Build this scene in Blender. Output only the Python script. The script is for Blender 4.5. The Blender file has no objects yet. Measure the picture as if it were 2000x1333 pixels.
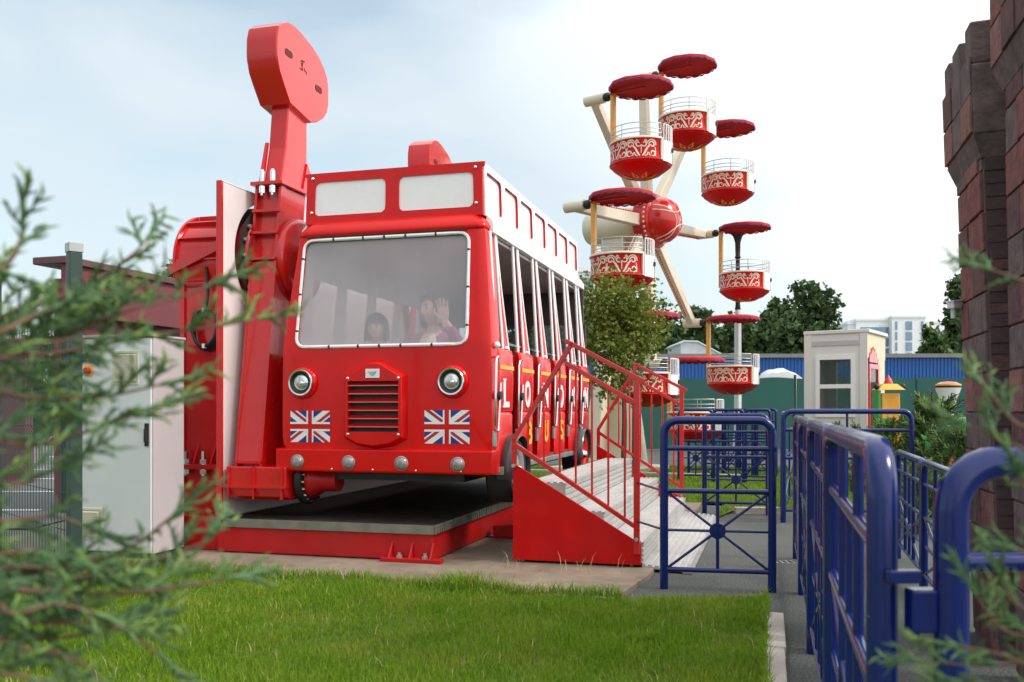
import bpy, math, random
import numpy as np
from mathutils import Vector, Matrix

random.seed(7)
RNG = np.random.default_rng(11)
SC = bpy.context.scene
COL = SC.collection
R = math.radians

# ------------------------------------------------------------------ camera
F, PX, HY, CH = 1800.0, 1000.0, 798.0, 1.15      # focal (px of a 2000 px wide picture), centre column, horizon row, eye height
cam_d = bpy.data.cameras.new('camera')
cam = bpy.data.objects.new('camera', cam_d)
COL.objects.link(cam)
cam.location = (0, 0, CH)
cam.rotation_euler = (R(90), 0, 0)
cam_d.sensor_width = 36.0
cam_d.lens = 36.0 * F / 2000.0
cam_d.shift_y = (HY - 666.5) / 2000.0
cam_d.clip_start = 0.05
cam_d.clip_end = 3000.0
cam_d.dof.use_dof = True
cam_d.dof.focus_distance = 7.4
cam_d.dof.aperture_fstop = 5.0
SC.camera = cam

# ------------------------------------------------------------------ light
SUN_AZ, SUN_EL = R(104), R(44)                    # clockwise from +Y, elevation
world = bpy.data.worlds.new('World')
SC.world = world
world.use_nodes = True
wn, wl = world.node_tree.nodes, world.node_tree.links
wn.clear()
def wnode(t, **k):
    n = wn.new(t)
    for a, b in k.items():
        setattr(n, a, b)
    return n
w_out = wnode('ShaderNodeOutputWorld')
w_bg = wnode('ShaderNodeBackground')
w_bg.inputs['Strength'].default_value = 0.1
w_sky = wnode('ShaderNodeTexSky', sky_type='NISHITA')
w_sky.sun_disc = False
w_sky.sun_elevation = SUN_EL
w_sky.sun_rotation = SUN_AZ
w_sky.air_density = 1.0
w_sky.dust_density = 1.5
w_tc = wnode('ShaderNodeTexCoord')
w_sep = wnode('ShaderNodeSeparateXYZ')
wl.new(w_tc.outputs['Generated'], w_sep.inputs[0])
w_map = wnode('ShaderNodeMapping')
w_map.inputs['Scale'].default_value = (1.0, 1.0, 2.6)
w_map.inputs['Location'].default_value = (3.1, 0.4, 1.7)
wl.new(w_tc.outputs['Generated'], w_map.inputs['Vector'])
w_n1 = wnode('ShaderNodeTexNoise')
w_n1.inputs['Scale'].default_value = 2.3
w_n1.inputs['Detail'].default_value = 7.0
w_n1.inputs['Roughness'].default_value = 0.52
w_n1.inputs['Distortion'].default_value = 0.25
wl.new(w_map.outputs[0], w_n1.inputs['Vector'])
w_rmp = wnode('ShaderNodeValToRGB')
w_rmp.color_ramp.elements[0].position = 0.36
w_rmp.color_ramp.elements[0].color = (0.40, 0.40, 0.40, 1)
w_rmp.color_ramp.elements[1].position = 0.62
w_rmp.color_ramp.elements[1].color = (1, 1, 1, 1)
wl.new(w_n1.outputs['Fac'], w_rmp.inputs[0])
# aureole: cloud gets brighter towards the sun
sdir = Vector((math.sin(SUN_AZ) * math.cos(SUN_EL), math.cos(SUN_AZ) * math.cos(SUN_EL), math.sin(SUN_EL)))
w_dot = wnode('ShaderNodeVectorMath', operation='DOT_PRODUCT')
w_dot.inputs[1].default_value = sdir
wl.new(w_tc.outputs['Generated'], w_dot.inputs[0])
w_mr = wnode('ShaderNodeMapRange')
w_mr.inputs['From Min'].default_value = 0.02
w_mr.inputs['From Max'].default_value = 0.52
w_mr.inputs['To Min'].default_value = 0.0
w_mr.inputs['To Max'].default_value = 1.0
wl.new(w_dot.outputs['Value'], w_mr.inputs['Value'])
w_cov = wnode('ShaderNodeMath', operation='ADD', use_clamp=True)      # cover = noise + aureole
wl.new(w_rmp.outputs['Color'], w_cov.inputs[0])
wl.new(w_mr.outputs[0], w_cov.inputs[1])
w_cc = wnode('ShaderNodeMix', data_type='RGBA')
w_cc.inputs['A'].default_value = (4.35, 4.95, 5.35, 1)
w_cc.inputs['B'].default_value = (9.5, 9.4, 9.3, 1)
wl.new(w_mr.outputs[0], w_cc.inputs['Factor'])
w_sb = wnode('ShaderNodeMix', data_type='RGBA', blend_type='MULTIPLY')
w_sb.inputs['Factor'].default_value = 1.0
w_sb.inputs['B'].default_value = (1.45, 1.42, 1.18, 1)
wl.new(w_sky.outputs[0], w_sb.inputs['A'])
w_mix = wnode('ShaderNodeMix', data_type='RGBA')
wl.new(w_cov.outputs[0], w_mix.inputs['Factor'])
wl.new(w_sb.outputs['Result'], w_mix.inputs['A'])
wl.new(w_cc.outputs['Result'], w_mix.inputs['B'])
wl.new(w_mix.outputs['Result'], w_bg.inputs['Color'])
wl.new(w_bg.outputs[0], w_out.inputs['Surface'])

sun_d = bpy.data.lights.new('sun', 'SUN')
sun_d.energy = 1.5
sun_d.angle = R(14)
sun_d.color = (1.0, 0.96, 0.9)
sun = bpy.data.objects.new('sun', sun_d)
COL.objects.link(sun)
sun.location = (12, 8, 14)
sun.rotation_euler = (-sdir).to_track_quat('-Z', 'Y').to_euler()

SC.view_settings.view_transform = 'Standard'
SC.view_settings.look = 'None'
SC.view_settings.exposure = 0.82
SC.view_settings.gamma = 1.0
SC.view_settings.use_curve_mapping = False
SC.render.engine = 'CYCLES'
SC.cycles.use_denoising = True
SC.cycles.max_bounces = 8
SC.cycles.transparent_max_bounces = 12
SC.cycles.caustics_reflective = False
SC.cycles.caustics_refractive = False

# ------------------------------------------------------------------ pixel helpers (2000 x 1333 photograph)
def at(px, py, y):
    """world point on the ray through a photo pixel at depth y"""
    return Vector(((px - PX) * y / F, y, CH - (py - HY) * y / F))
def gr(px, py, z=0.0):
    """point of the ground (height z) seen at a photo pixel"""
    y = (CH - z) * F / (py - HY)
    return Vector(((px - PX) * y / F, y, z))
# frame of the ride: a to the right of the bus, b to its rear
TH = math.atan(0.28)
RA = Vector((math.cos(TH), -math.sin(TH), 0))
UB = Vector((math.sin(TH), math.cos(TH), 0))
OO = Vector((-0.141, 6.7, 0))
def bus(a, b, z=0.0):
    return OO + RA * a + UB * b + Vector((0, 0, z))
def a_at(px, b):
    k = (px - PX) / F
    return (k * (OO.y + UB.y * b) - OO.x - UB.x * b) / (RA.x - k * RA.y)
def b_at(px, a):
    k = (px - PX) / F
    return (k * (OO.y + RA.y * a) - OO.x - RA.x * a) / (UB.x - k * UB.y)
def z_at(py, a, b):
    return CH - (py - HY) * (OO.y + RA.y * a + UB.y * b) / F

# ------------------------------------------------------------------ mesh helpers
class MB:
    def __init__(s):
        s.v, s.f, s.m, s.mi = [], [], [], 0
    def add(s, vs, fs):
        o = len(s.v)
        s.v += [tuple(p) for p in vs]
        s.f += [tuple(i + o for i in f) for f in fs]
        s.m += [s.mi] * len(fs)
        return s
    def box(s, x0, x1, y0, y1, z0, z1):
        v = [(x, y, z) for z in (z0, z1) for x, y in ((x0, y0), (x1, y0), (x1, y1), (x0, y1))]
        return s.add(v, [(3, 2, 1, 0), (4, 5, 6, 7), (0, 1, 5, 4), (1, 2, 6, 5), (2, 3, 7, 6), (3, 0, 4, 7)])
    def bar(s, p0, p1, w, h, up=(0, 0, 1)):
        p0, p1, up = Vector(p0), Vector(p1), Vector(up)
        d = (p1 - p0).normalized()
        x = d.cross(up)
        if x.length < 1e-4:
            x = d.cross(Vector((1, 0, 0)))
        x.normalize()
        y = x.cross(d)
        v = []
        for p in (p0, p1):
            for i, j in ((-1, -1), (1, -1), (1, 1), (-1, 1)):
                v.append(p + x * (i * w / 2) + y * (j * h / 2))
        return s.add(v, [(0, 1, 2, 3), (7, 6, 5, 4), (0, 4, 5, 1), (1, 5, 6, 2), (2, 6, 7, 3), (3, 7, 4, 0)])
    def tube(s, pts, r, n=8, closed=False, caps=True):
        pts = [Vector(p) for p in pts]
        m = len(pts)
        rs = r if isinstance(r, (list, tuple)) else [r] * m
        vs, fs = [], []
        nrm = None
        for i in range(m):
            if closed:
                t = pts[(i + 1) % m] - pts[i - 1]
            else:
                t = pts[min(i + 1, m - 1)] - pts[max(i - 1, 0)]
            t.normalize()
            if nrm is None:
                nrm = t.orthogonal().normalized()
            else:
                nrm = nrm - t * nrm.dot(t)
                if nrm.length < 1e-5:
                    nrm = t.orthogonal()
                nrm.normalize()
            b = t.cross(nrm)
            for k in range(n):
                a = 2 * math.pi * k / n
                vs.append(pts[i] + (nrm * math.cos(a) + b * math.sin(a)) * rs[i])
        for i in range(m if closed else m - 1):
            j = (i + 1) % m
            for k in range(n):
                l = (k + 1) % n
                fs.append((i * n + k, i * n + l, j * n + l, j * n + k))
        if caps and not closed:
            fs.append(tuple(range(n - 1, -1, -1)))
            fs.append(tuple((m - 1) * n + k for k in range(n)))
        return s.add(vs, fs)
    def cyl(s, p0, p1, r0, r1=None, n=16):
        return s.tube([p0, p1], [r0, r0 if r1 is None else r1], n)
    def lathe(s, prof, o=(0, 0, 0), ax=(0, 0, 1), n=24, a0=0.0, a1=None, ref=None):
        """prof: list of (radius, distance along axis)"""
        o, ax = Vector(o), Vector(ax).normalized()
        x = Vector(ref) if ref else (Vector((1, 0, 0)) if abs(ax.x) < 0.9 else Vector((0, 1, 0)))
        x = (x - ax * x.dot(ax)).normalized()
        y = ax.cross(x)
        full = a1 is None
        k = n if full else n + 1
        span = 2 * math.pi if full else a1 - a0
        vs, fs = [], []
        for r, h in prof:
            for i in range(k):
                a = a0 + span * i / n
                vs.append(o + ax * h + (x * math.cos(a) + y * math.sin(a)) * max(r, 1e-5))
        for j in range(len(prof) - 1):
            for i in range(n):
                l = (i + 1) % k
                fs.append((j * k + i, j * k + l, (j + 1) * k + l, (j + 1) * k + i))
        return s.add(vs, fs)
    def prism(s, bot, top):
        n = len(bot)
        fs = [tuple(range(n - 1, -1, -1)), tuple(range(n, 2 * n))]
        for i in range(n):
            j = (i + 1) % n
            fs.append((i, j, n + j, n + i))
        return s.add(list(bot) + list(top), fs)
    def extr(s, poly, ax, c0, c1):
        """poly of 2-D points extruded along axis 0/1/2 from c0 to c1"""
        def pt(p, c):
            q = list(p)
            q.insert(ax, c)
            return tuple(q)
        return s.prism([pt(p, c0) for p in poly], [pt(p, c1) for p in poly])
    def loft(s, rings, closed=True, cap0=False, cap1=False):
        n = len(rings[0])
        vs = [p for r in rings for p in r]
        fs = []
        for j in range(len(rings) - 1):
            for i in range(n if closed else n - 1):
                l = (i + 1) % n
                fs.append((j * n + i, j * n + l, (j + 1) * n + l, (j + 1) * n + i))
        if cap0:
            fs.append(tuple(range(n - 1, -1, -1)))
        if cap1:
            fs.append(tuple((len(rings) - 1) * n + k for k in range(n)))
        return s.add(vs, fs)
    def ball(s, c, r, n=12, m=8, sc=(1, 1, 1)):
        c = Vector(c)
        prof = [(math.sin(math.pi * i / m), -math.cos(math.pi * i / m)) for i in range(m + 1)]
        o = len(s.v)
        s.lathe(prof, (0, 0, 0), (0, 0, 1), n)
        for i in range(o, len(s.v)):
            p = s.v[i]
            s.v[i] = (c.x + p[0] * r * sc[0], c.y + p[1] * r * sc[1], c.z + p[2] * r * sc[2])
        return s
    def mesh(s, name, mats, smooth=35):
        me = bpy.data.meshes.new(name)
        me.from_pydata(s.v, [], s.f)
        for m in (mats if isinstance(mats, (list, tuple)) else [mats]):
            me.materials.append(m)
        me.polygons.foreach_set('material_index', s.m)
        me.update()
        import bmesh
        bm = bmesh.new()
        bm.from_mesh(me)
        bmesh.ops.recalc_face_normals(bm, faces=bm.faces)
        bm.to_mesh(me)
        bm.free()
        if smooth:
            me.polygons.foreach_set('use_smooth', [True] * len(me.polygons))
            me.set_sharp_from_angle(angle=R(smooth))
        return me
    def build(s, name, mats, parent=None, smooth=35, bevel=0.0):
        return link(name, s.mesh(name, mats, smooth), parent, bevel)

def link(name, me, parent=None, bevel=0.0):
    o = bpy.data.objects.new(name, me)
    COL.objects.link(o)
    if parent is not None:
        o.parent = parent
    if bevel:
        md = o.modifiers.new('bevel', 'BEVEL')
        md.width = bevel
        md.segments = 2
        md.limit_method = 'ANGLE'
        md.angle_limit = R(40)
        md.harden_normals = False
    return o
def raw_mesh(name, V, Fc, mat, smooth=False):
    """fast mesh from numpy: V (n,3), Fc (m,k)"""
    me = bpy.data.meshes.new(name)
    n, (m, k) = len(V), Fc.shape
    me.vertices.add(n)
    me.vertices.foreach_set('co', np.ascontiguousarray(V, dtype=np.float32).ravel())
    me.loops.add(m * k)
    me.loops.foreach_set('vertex_index', np.ascontiguousarray(Fc, dtype=np.int32).ravel())
    me.polygons.add(m)
    me.polygons.foreach_set('loop_start', np.arange(0, m * k, k, dtype=np.int32))
    me.polygons.foreach_set('loop_total', np.full(m, k, dtype=np.int32))
    if smooth:
        me.polygons.foreach_set('use_smooth', np.ones(m, dtype=bool))
    me.update(calc_edges=True)
    for q in (mat if isinstance(mat, (list, tuple)) else [mat]):
        me.materials.append(q)
    return me
def thing(name, label, cat, loc=(0, 0, 0), rz=0.0, group=None):
    o = bpy.data.objects.new(name, None)
    COL.objects.link(o)
    o.empty_display_size = 0.2
    o.location = loc
    o.rotation_euler = (0, 0, rz)
    return tag(o, label, cat, group)
def tag(o, label, cat, group=None):
    o['label'] = label
    o['category'] = cat
    if group:
        o['group'] = group
    return o
def struct(o, kind='structure', label=None):
    o['kind'] = kind
    if label:
        o['label'] = label
    return o
def kids(o):
    return [c for c in ALLKIDS.get(o.name, [])] if False else list(o.children)
def copy_tree(o, parent=None):
    c = o.copy()
    COL.objects.link(c)
    if parent is not None:
        c.parent = parent
    for ch in kids(o):
        copy_tree(ch, c)
    return c
def arc(c, r, a0, a1, n, f):
    return [f(c[0] + r * math.cos(a0 + (a1 - a0) * i / n), c[1] + r * math.sin(a0 + (a1 - a0) * i / n)) for i in range(n + 1)]
def rrect(x0, x1, y0, y1, r, n=5):
    p = []
    for cx, cy, s in ((x1 - r, y1 - r, 0), (x0 + r, y1 - r, 90), (x0 + r, y0 + r, 180), (x1 - r, y0 + r, 270)):
        for i in range(n + 1):
            a = R(s + 90 * i / n)
            p.append((cx + r * math.cos(a), cy + r * math.sin(a)))
    return p

# ------------------------------------------------------------------ materials
MATS = {}
def mat(name, col, rough=0.5, metal=0.0, var=0.08, scale=6.0, bump=0.0, bscale=40.0, coat=0.0, spec=0.5,
        col2=None, c2scale=3.0, c2lo=0.45, c2hi=0.7, rvar=0.1, trans=0.0, sss=0.0, detail=4.0):
    m = bpy.data.materials.new(name)
    m.use_nodes = True
    nt = m.node_tree
    N, L = nt.nodes, nt.links
    bs = N['Principled BSDF']
    tc = N.new('ShaderNodeTexCoord')
    no = N.new('ShaderNodeTexNoise')
    no.inputs['Scale'].default_value = scale
    no.inputs['Detail'].default_value = detail
    L.new(tc.outputs['Object'], no.inputs['Vector'])
    mr = N.new('ShaderNodeMapRange')
    mr.inputs['From Min'].default_value = 0.25
    mr.inputs['From Max'].default_value = 0.75
    mr.inputs['To Min'].default_value = 1.0 - var
    mr.inputs['To Max'].default_value = 1.0 + var
    L.new(no.outputs['Fac'], mr.inputs['Value'])
    mul = N.new('ShaderNodeMix')
    mul.data_type = 'RGBA'
    mul.blend_type = 'MULTIPLY'
    mul.inputs['Factor'].default_value = 1.0
    c = (*col[:3], 1)
    if col2 is None:
        mul.inputs['A'].default_value = c
    else:
        n2 = N.new('ShaderNodeTexNoise')
        n2.inputs['Scale'].default_value = c2scale
        n2.inputs['Detail'].default_value = 6.0
        n2.inputs['Roughness'].default_value = 0.6
        L.new(tc.outputs['Object'], n2.inputs['Vector'])
        rp = N.new('ShaderNodeValToRGB')
        rp.color_ramp.elements[0].position = c2lo
        rp.color_ramp.elements[0].color = c
        rp.color_ramp.elements[1].position = c2hi
        rp.color_ramp.elements[1].color = (*col2[:3], 1)
        L.new(n2.outputs['Fac'], rp.inputs[0])
        L.new(rp.outputs[0], mul.inputs['A'])
    L.new(mr.outputs[0], mul.inputs['B'])
    L.new(mul.outputs['Result'], bs.inputs['Base Color'])
    rr = N.new('ShaderNodeMapRange')
    rr.inputs['From Min'].default_value = 0.3
    rr.inputs['From Max'].default_value = 0.7
    rr.inputs['To Min'].default_value = max(0.02, rough - rvar)
    rr.inputs['To Max'].default_value = min(1.0, rough + rvar)
    L.new(no.outputs['Fac'], rr.inputs['Value'])
    L.new(rr.outputs[0], bs.inputs['Roughness'])
    bs.inputs['Metallic'].default_value = metal
    bs.inputs['Specular IOR Level'].default_value = spec
    if coat:
        bs.inputs['Coat Weight'].default_value = coat
        bs.inputs['Coat Roughness'].default_value = 0.06
    if bump:
        nb = N.new('ShaderNodeTexNoise')
        nb.inputs['Scale'].default_value = bscale
        nb.inputs['Detail'].default_value = 5.0
        L.new(tc.outputs['Object'], nb.inputs['Vector'])
        bp = N.new('ShaderNodeBump')
        bp.inputs['Strength'].default_value = bump
        bp.inputs['Distance'].default_value = 0.01
        L.new(nb.outputs['Fac'], bp.inputs['Height'])
        L.new(bp.outputs[0], bs.inputs['Normal'])
    if trans:
        # thin leaf: some light comes through
        tr = N.new('ShaderNodeBsdfTranslucent')
        L.new(mul.outputs['Result'], tr.inputs['Color'])
        mx = N.new('ShaderNodeMixShader')
        mx.inputs[0].default_value = trans
        L.new(bs.outputs[0], mx.inputs[1])
        L.new(tr.outputs[0], mx.inputs[2])
        L.new(mx.outputs[0], N['Material Output'].inputs['Surface'])
    MATS[name] = m
    return m
def glass(name, tint, haze_col, haze, gloss_rough=0.03, ior=1.45):
    """pane: see-through + dusty film + reflection"""
    m = bpy.data.materials.new(name)
    m.use_nodes = True
    N, L = m.node_tree.nodes, m.node_tree.links
    N.remove(N['Principled BSDF'])
    tr = N.new('ShaderNodeBsdfTransparent')
    tr.inputs[0].default_value = (*tint, 1)
    df = N.new('ShaderNodeBsdfDiffuse')
    df.inputs[0].default_value = (*haze_col, 1)
    no = N.new('ShaderNodeTexNoise')
    no.inputs['Scale'].default_value = 3.0
    no.inputs['Detail'].default_value = 6.0
    tc = N.new('ShaderNodeTexCoord')
    L.new(tc.outputs['Object'], no.inputs['Vector'])
    mr = N.new('ShaderNodeMapRange')
    mr.inputs['From Min'].default_value = 0.3
    mr.inputs['From Max'].default_value = 0.7
    mr.inputs['To Min'].default_value = haze * 0.94
    mr.inputs['To Max'].default_value = min(1.0, haze * 1.06)
    L.new(no.outputs['Fac'], mr.inputs['Value'])
    m1 = N.new('ShaderNodeMixShader')
    L.new(mr.outputs[0], m1.inputs[0])
    L.new(tr.outputs[0], m1.inputs[1])
    L.new(df.outputs[0], m1.inputs[2])
    gl = N.new('ShaderNodeBsdfGlossy')
    gl.inputs['Roughness'].default_value = gloss_rough
    fr = N.new('ShaderNodeFresnel')
    fr.inputs[0].default_value = ior
    m2 = N.new('ShaderNodeMixShader')
    L.new(fr.outputs[0], m2.inputs[0])
    L.new(m1.outputs[0], m2.inputs[1])
    L.new(gl.outputs[0], m2.inputs[2])
    L.new(m2.outputs[0], N['Material Output'].inputs['Surface'])
    MATS[name] = m
    return m

RED = mat('red_gloss_paint', (0.66, 0.003, 0.002), 0.2, col2=(0.55, 0.006, 0.005), c2scale=1.1, var=0.06, coat=0.18, rvar=0.05, spec=0.28)
RED2 = mat('red_steel_paint', (0.58, 0.007, 0.007), 0.26, col2=(0.50, 0.012, 0.011), c2scale=1.7, var=0.09, coat=0.6, spec=0.4, scale=3.0, rvar=0.08)
REDW = mat('worn_red_paint', (0.46, 0.008, 0.009), 0.42, var=0.12, spec=0.35, col2=(0.36, 0.02, 0.016), c2scale=2.2, c2lo=0.5, c2hi=0.75)
REDF = mat('red_flat_panel', (0.56, 0.003, 0.003), 0.42, var=0.08, spec=0.2, col2=(0.47, 0.006, 0.006), c2scale=2.4)
SLOT = mat('dark_red_hole_shade_and_scuff', (0.10, 0.004, 0.004), 0.7)  # shade inside the counterweight holes put into the colour; scuffs share it
WHITE = mat('white_gloss_paint', (0.88, 0.86, 0.86), 0.3, var=0.02, coat=0.4)
WHITEP = mat('white_board', (0.74, 0.70, 0.69), 0.5, var=0.06, scale=2.0, col2=(0.66, 0.61, 0.60), c2scale=1.3)
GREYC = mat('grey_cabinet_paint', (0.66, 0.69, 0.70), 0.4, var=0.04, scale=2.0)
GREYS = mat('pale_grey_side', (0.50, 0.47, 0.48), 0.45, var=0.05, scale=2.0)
CREAMV = mat('cream_plastic', (0.62, 0.60, 0.46), 0.5)
CHROME = mat('chrome', (0.82, 0.82, 0.82), 0.12, metal=1.0, var=0.04, rvar=0.05)
STEEL = mat('galvanised_steel', (0.45, 0.46, 0.45), 0.42, metal=0.85, var=0.15, scale=9.0)
ALU = mat('ribbed_aluminium', (0.46, 0.45, 0.435), 0.5, metal=0.15, var=0.12, scale=5.0)
DARKST = mat('dirty_shaded_deck_steel', (0.032, 0.028, 0.024), 0.85, var=0.25, scale=5.0, col2=(0.085, 0.055, 0.03), c2scale=4.0, c2lo=0.55, c2hi=0.8, bump=0.2, spec=0.12)  # dirt, plus the shade under the bus put into the base colour
DARKST2 = mat('dark_grey_fender', (0.045, 0.045, 0.05), 0.3, var=0.15, coat=0.2)
DIRTYG = mat('dirty_galvanised_edge', (0.20, 0.20, 0.165), 0.6, metal=0.25, var=0.3, scale=7, col2=(0.16, 0.10, 0.05), c2scale=5, c2lo=0.58, c2hi=0.8)
BLACK = mat('black_rubber', (0.014, 0.014, 0.015), 0.55, var=0.2)
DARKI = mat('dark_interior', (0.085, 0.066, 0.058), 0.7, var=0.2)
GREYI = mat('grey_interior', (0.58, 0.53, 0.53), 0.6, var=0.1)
BLUE = mat('blue_fence_paint', (0.003, 0.014, 0.115), 0.2, col2=(0.20, 0.20, 0.22), c2scale=22.0, c2lo=0.70, c2hi=0.72, var=0.08, coat=0.15, scale=5.0, rvar=0.05, spec=0.4)
YELL = mat('yellow_paint', (0.78, 0.42, 0.05), 0.4, var=0.08)
ORANGE = mat('amber_paint', (0.80, 0.36, 0.04), 0.38, var=0.10, coat=0.3)
CREAM = mat('cream_paint', (0.70, 0.64, 0.50), 0.4, var=0.06, scale=2.5, coat=0.2)
CANVAS = mat('red_canvas', (0.50, 0.014, 0.02), 0.75, var=0.15, bump=0.15, bscale=60)
PURPLE = mat('plum_trim', (0.14, 0.02, 0.10), 0.7)
FLAGB = mat('flag_blue', (0.012, 0.03, 0.22), 0.4)
FLAGR = mat('flag_red', (0.45, 0.012, 0.02), 0.4)
FLAGW = mat('flag_white', (0.84, 0.82, 0.84), 0.4, var=0.02)
TEAL = mat('teal_ink', (0.12, 0.34, 0.36), 0.5)
LENS = mat('lamp_lens', (0.62, 0.62, 0.62), 0.12, metal=0.7, var=0.35, scale=26.0, rvar=0.1)
LAMPG = mat('grey_lamp_lens', (0.32, 0.29, 0.29), 0.22, metal=0.3, var=0.35, scale=40.0)
SCREEN = glass('windscreen_plastic', (0.96, 0.94, 0.97), (0.96, 0.91, 0.97), 0.28, 0.05)
PANE = glass('window_glass', (0.75, 0.82, 0.82), (0.4, 0.45, 0.45), 0.08, 0.02, 1.6)
CONC = mat('concrete', (0.27, 0.215, 0.165), 0.9, var=0.14, scale=10, spec=0.2, col2=(0.17, 0.135, 0.10), c2scale=2.0, bump=0.4, bscale=120)
KERB = mat('kerb_concrete', (0.46, 0.42, 0.38), 0.85, var=0.14, scale=14, col2=(0.34, 0.30, 0.27), c2scale=4.0, bump=0.4, bscale=90)
ASPH = mat('path_asphalt', (0.105, 0.113, 0.108), 0.95, var=0.75, scale=85.0, col2=(0.075, 0.083, 0.078), c2scale=0.9, bump=0.8, bscale=120, detail=3.0, spec=0.2)
CARP = mat('car_park_asphalt', (0.12, 0.125, 0.13), 0.85, var=0.2, scale=20)
SOIL = mat('lawn_soil', (0.085, 0.125, 0.02), 0.95, var=0.3, scale=22.0, col2=(0.11, 0.13, 0.03), c2scale=2.0)
GRASS = mat('grass_blade', (0.165, 0.295, 0.016), 0.6, var=0.42, scale=45.0, col2=(0.27, 0.335, 0.04), c2scale=2.3, trans=0.3, spec=0.25)
DRY = mat('dry_stalk', (0.42, 0.36, 0.18), 0.8)
TERR = mat('far_ground', (0.14, 0.15, 0.11), 0.95, var=0.2, scale=0.5)
JUN = mat('juniper_scale_leaf', (0.095, 0.185, 0.080), 0.65, var=0.35, scale=26.0, col2=(0.14, 0.225, 0.065), c2scale=7.0, trans=0.15, spec=0.3)
JUNT = mat('juniper_young_tip', (0.23, 0.36, 0.10), 0.6, var=0.2, scale=30.0, trans=0.2, spec=0.3)
JBARK = mat('juniper_bark', (0.15, 0.085, 0.055), 0.9, var=0.3, scale=30)
BARK = mat('tree_bark', (0.085, 0.065, 0.05), 0.9, var=0.3, scale=20, bump=0.5, bscale=50)
LEAFA = mat('sapling_leaf', (0.145, 0.20, 0.03), 0.55, var=0.35, scale=9.0, col2=(0.23, 0.235, 0.035), c2scale=2.4, trans=0.3, spec=0.3)
LEAFB = mat('dark_tree_leaf', (0.055, 0.100, 0.034), 0.6, var=0.4, scale=2.0, col2=(0.085, 0.135, 0.042), c2scale=0.6, trans=0.2, spec=0.3)
LEAFC = mat('bush_leaf', (0.07, 0.125, 0.035), 0.6, var=0.35, scale=6.0, trans=0.2, spec=0.3)
# ================================================================== SETTING
def sheet(name, pts, z, m, kind='structure', label=None):
    b = MB()
    b.add([(p[0], p[1], z) for p in pts], [tuple(range(len(pts)))])
    o = b.build(name, m, smooth=0)
    return struct(o, kind, label)
sheet('ground', [(-900, -60), (900, -60), (900, 1400), (-900, 1400)], -0.012, TERR)
sheet('asphalt_path', [(-1.0, -4), (16, -4), (16, 26), (-1.0, 26)], 0.0, ASPH)
# lawns
K0, K1 = gr(1497, 1333, .04), gr(1497, 1172, .04)
kd = (K1 - K0).normalized()
KN = Vector((kd.y, -kd.x, 0))
kerb_far = K1 + kd * 0.12
kerb_near = K0 - kd * 3.9
LAWN = [(-9, -3.5), (kerb_near.x, kerb_near.y), (kerb_far.x, kerb_far.y), tuple(bus(1.10, -1.04)[:2]), tuple(bus(-3.6, -0.84)[:2]), (-9, 8.6)]
sheet('lawn', LAWN, 0.018, SOIL)
b4 = 4.75
LAWN2 = [tuple(bus(-4.2, b4)[:2]), tuple(bus(1.42, b4)[:2]), tuple(bus(1.42, 3.4)[:2]), tuple(gr(1436, 1000)[:2]), tuple(gr(1690, 1000)[:2]), (6.6, 17.2), (-6, 19.0)]
sheet('back_lawn', LAWN2, 0.022, SOIL)
sheet('car_park', [(-40, 8.8), (-4.6, 8.8), (-4.6, 40), (-40, 40)], 0.004, CARP)
for k in range(9):
    o = sheet('parking_line', [(-9.5 - 0.3 * k + j * 4.2, 10.3 + 2.3 * k + i * 0.12) for j, i in ((0, 0), (1, 0), (1, 1), (0, 1))], 0.009, FLAGW)
# concrete pad of the ride
pad = MB()
pad.prism([(*bus(a, b)[:2], -0.01) for a, b in ((-3.5, -.86), (1.06, -1.04), (1.16, -.2), (1.16, 4.7), (-3.5, 4.7))],
          [(*bus(a, b)[:2], 0.032) for a, b in ((-3.5, -.86), (1.06, -1.04), (1.16, -.2), (1.16, 4.7), (-3.5, 4.7))])
struct(pad.build('concrete_pad', CONC, smooth=0))
# kerb stones along the lawn
kerb_o = bpy.data.objects.new('kerb', None)
COL.objects.link(kerb_o)
struct(kerb_o)
def stones(p, q, L, w=0.085, h=0.055, parent=kerb_o):
    d = (q - p)
    n = max(1, int(d.length / L))
    d.normalize()
    nn = Vector((d.y, -d.x, 0))
    for i in range(n):
        s0 = p + d * (L * i + 0.004)
        s1 = p + d * (L * (i + 1) - 0.004)
        dz = random.uniform(-.004, .004)
        e = random.uniform(-.005, .005)
        m = MB()
        ps = [s0 + nn * e, s0 + nn * (w + e), s1 + nn * (w + e), s1 + nn * e]
        m.prism([(v.x, v.y, -0.02) for v in ps], [(v.x, v.y, h + dz) for v in ps])
        m.build('kerb_stone', KERB, parent, 0, 0.006)
stones(Vector((kerb_near.x, kerb_near.y, 0)), Vector((kerb_far.x, kerb_far.y, 0)), 0.74)
stones(gr(1432, 1002), gr(1512, 1002), 0.5, 0.10, 0.07)
far_k0, far_k1 = bus(-3.2, 9.4), bus(1.6, 9.0)
stones(far_k0, far_k1, 0.8, 0.12, 0.08)

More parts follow.
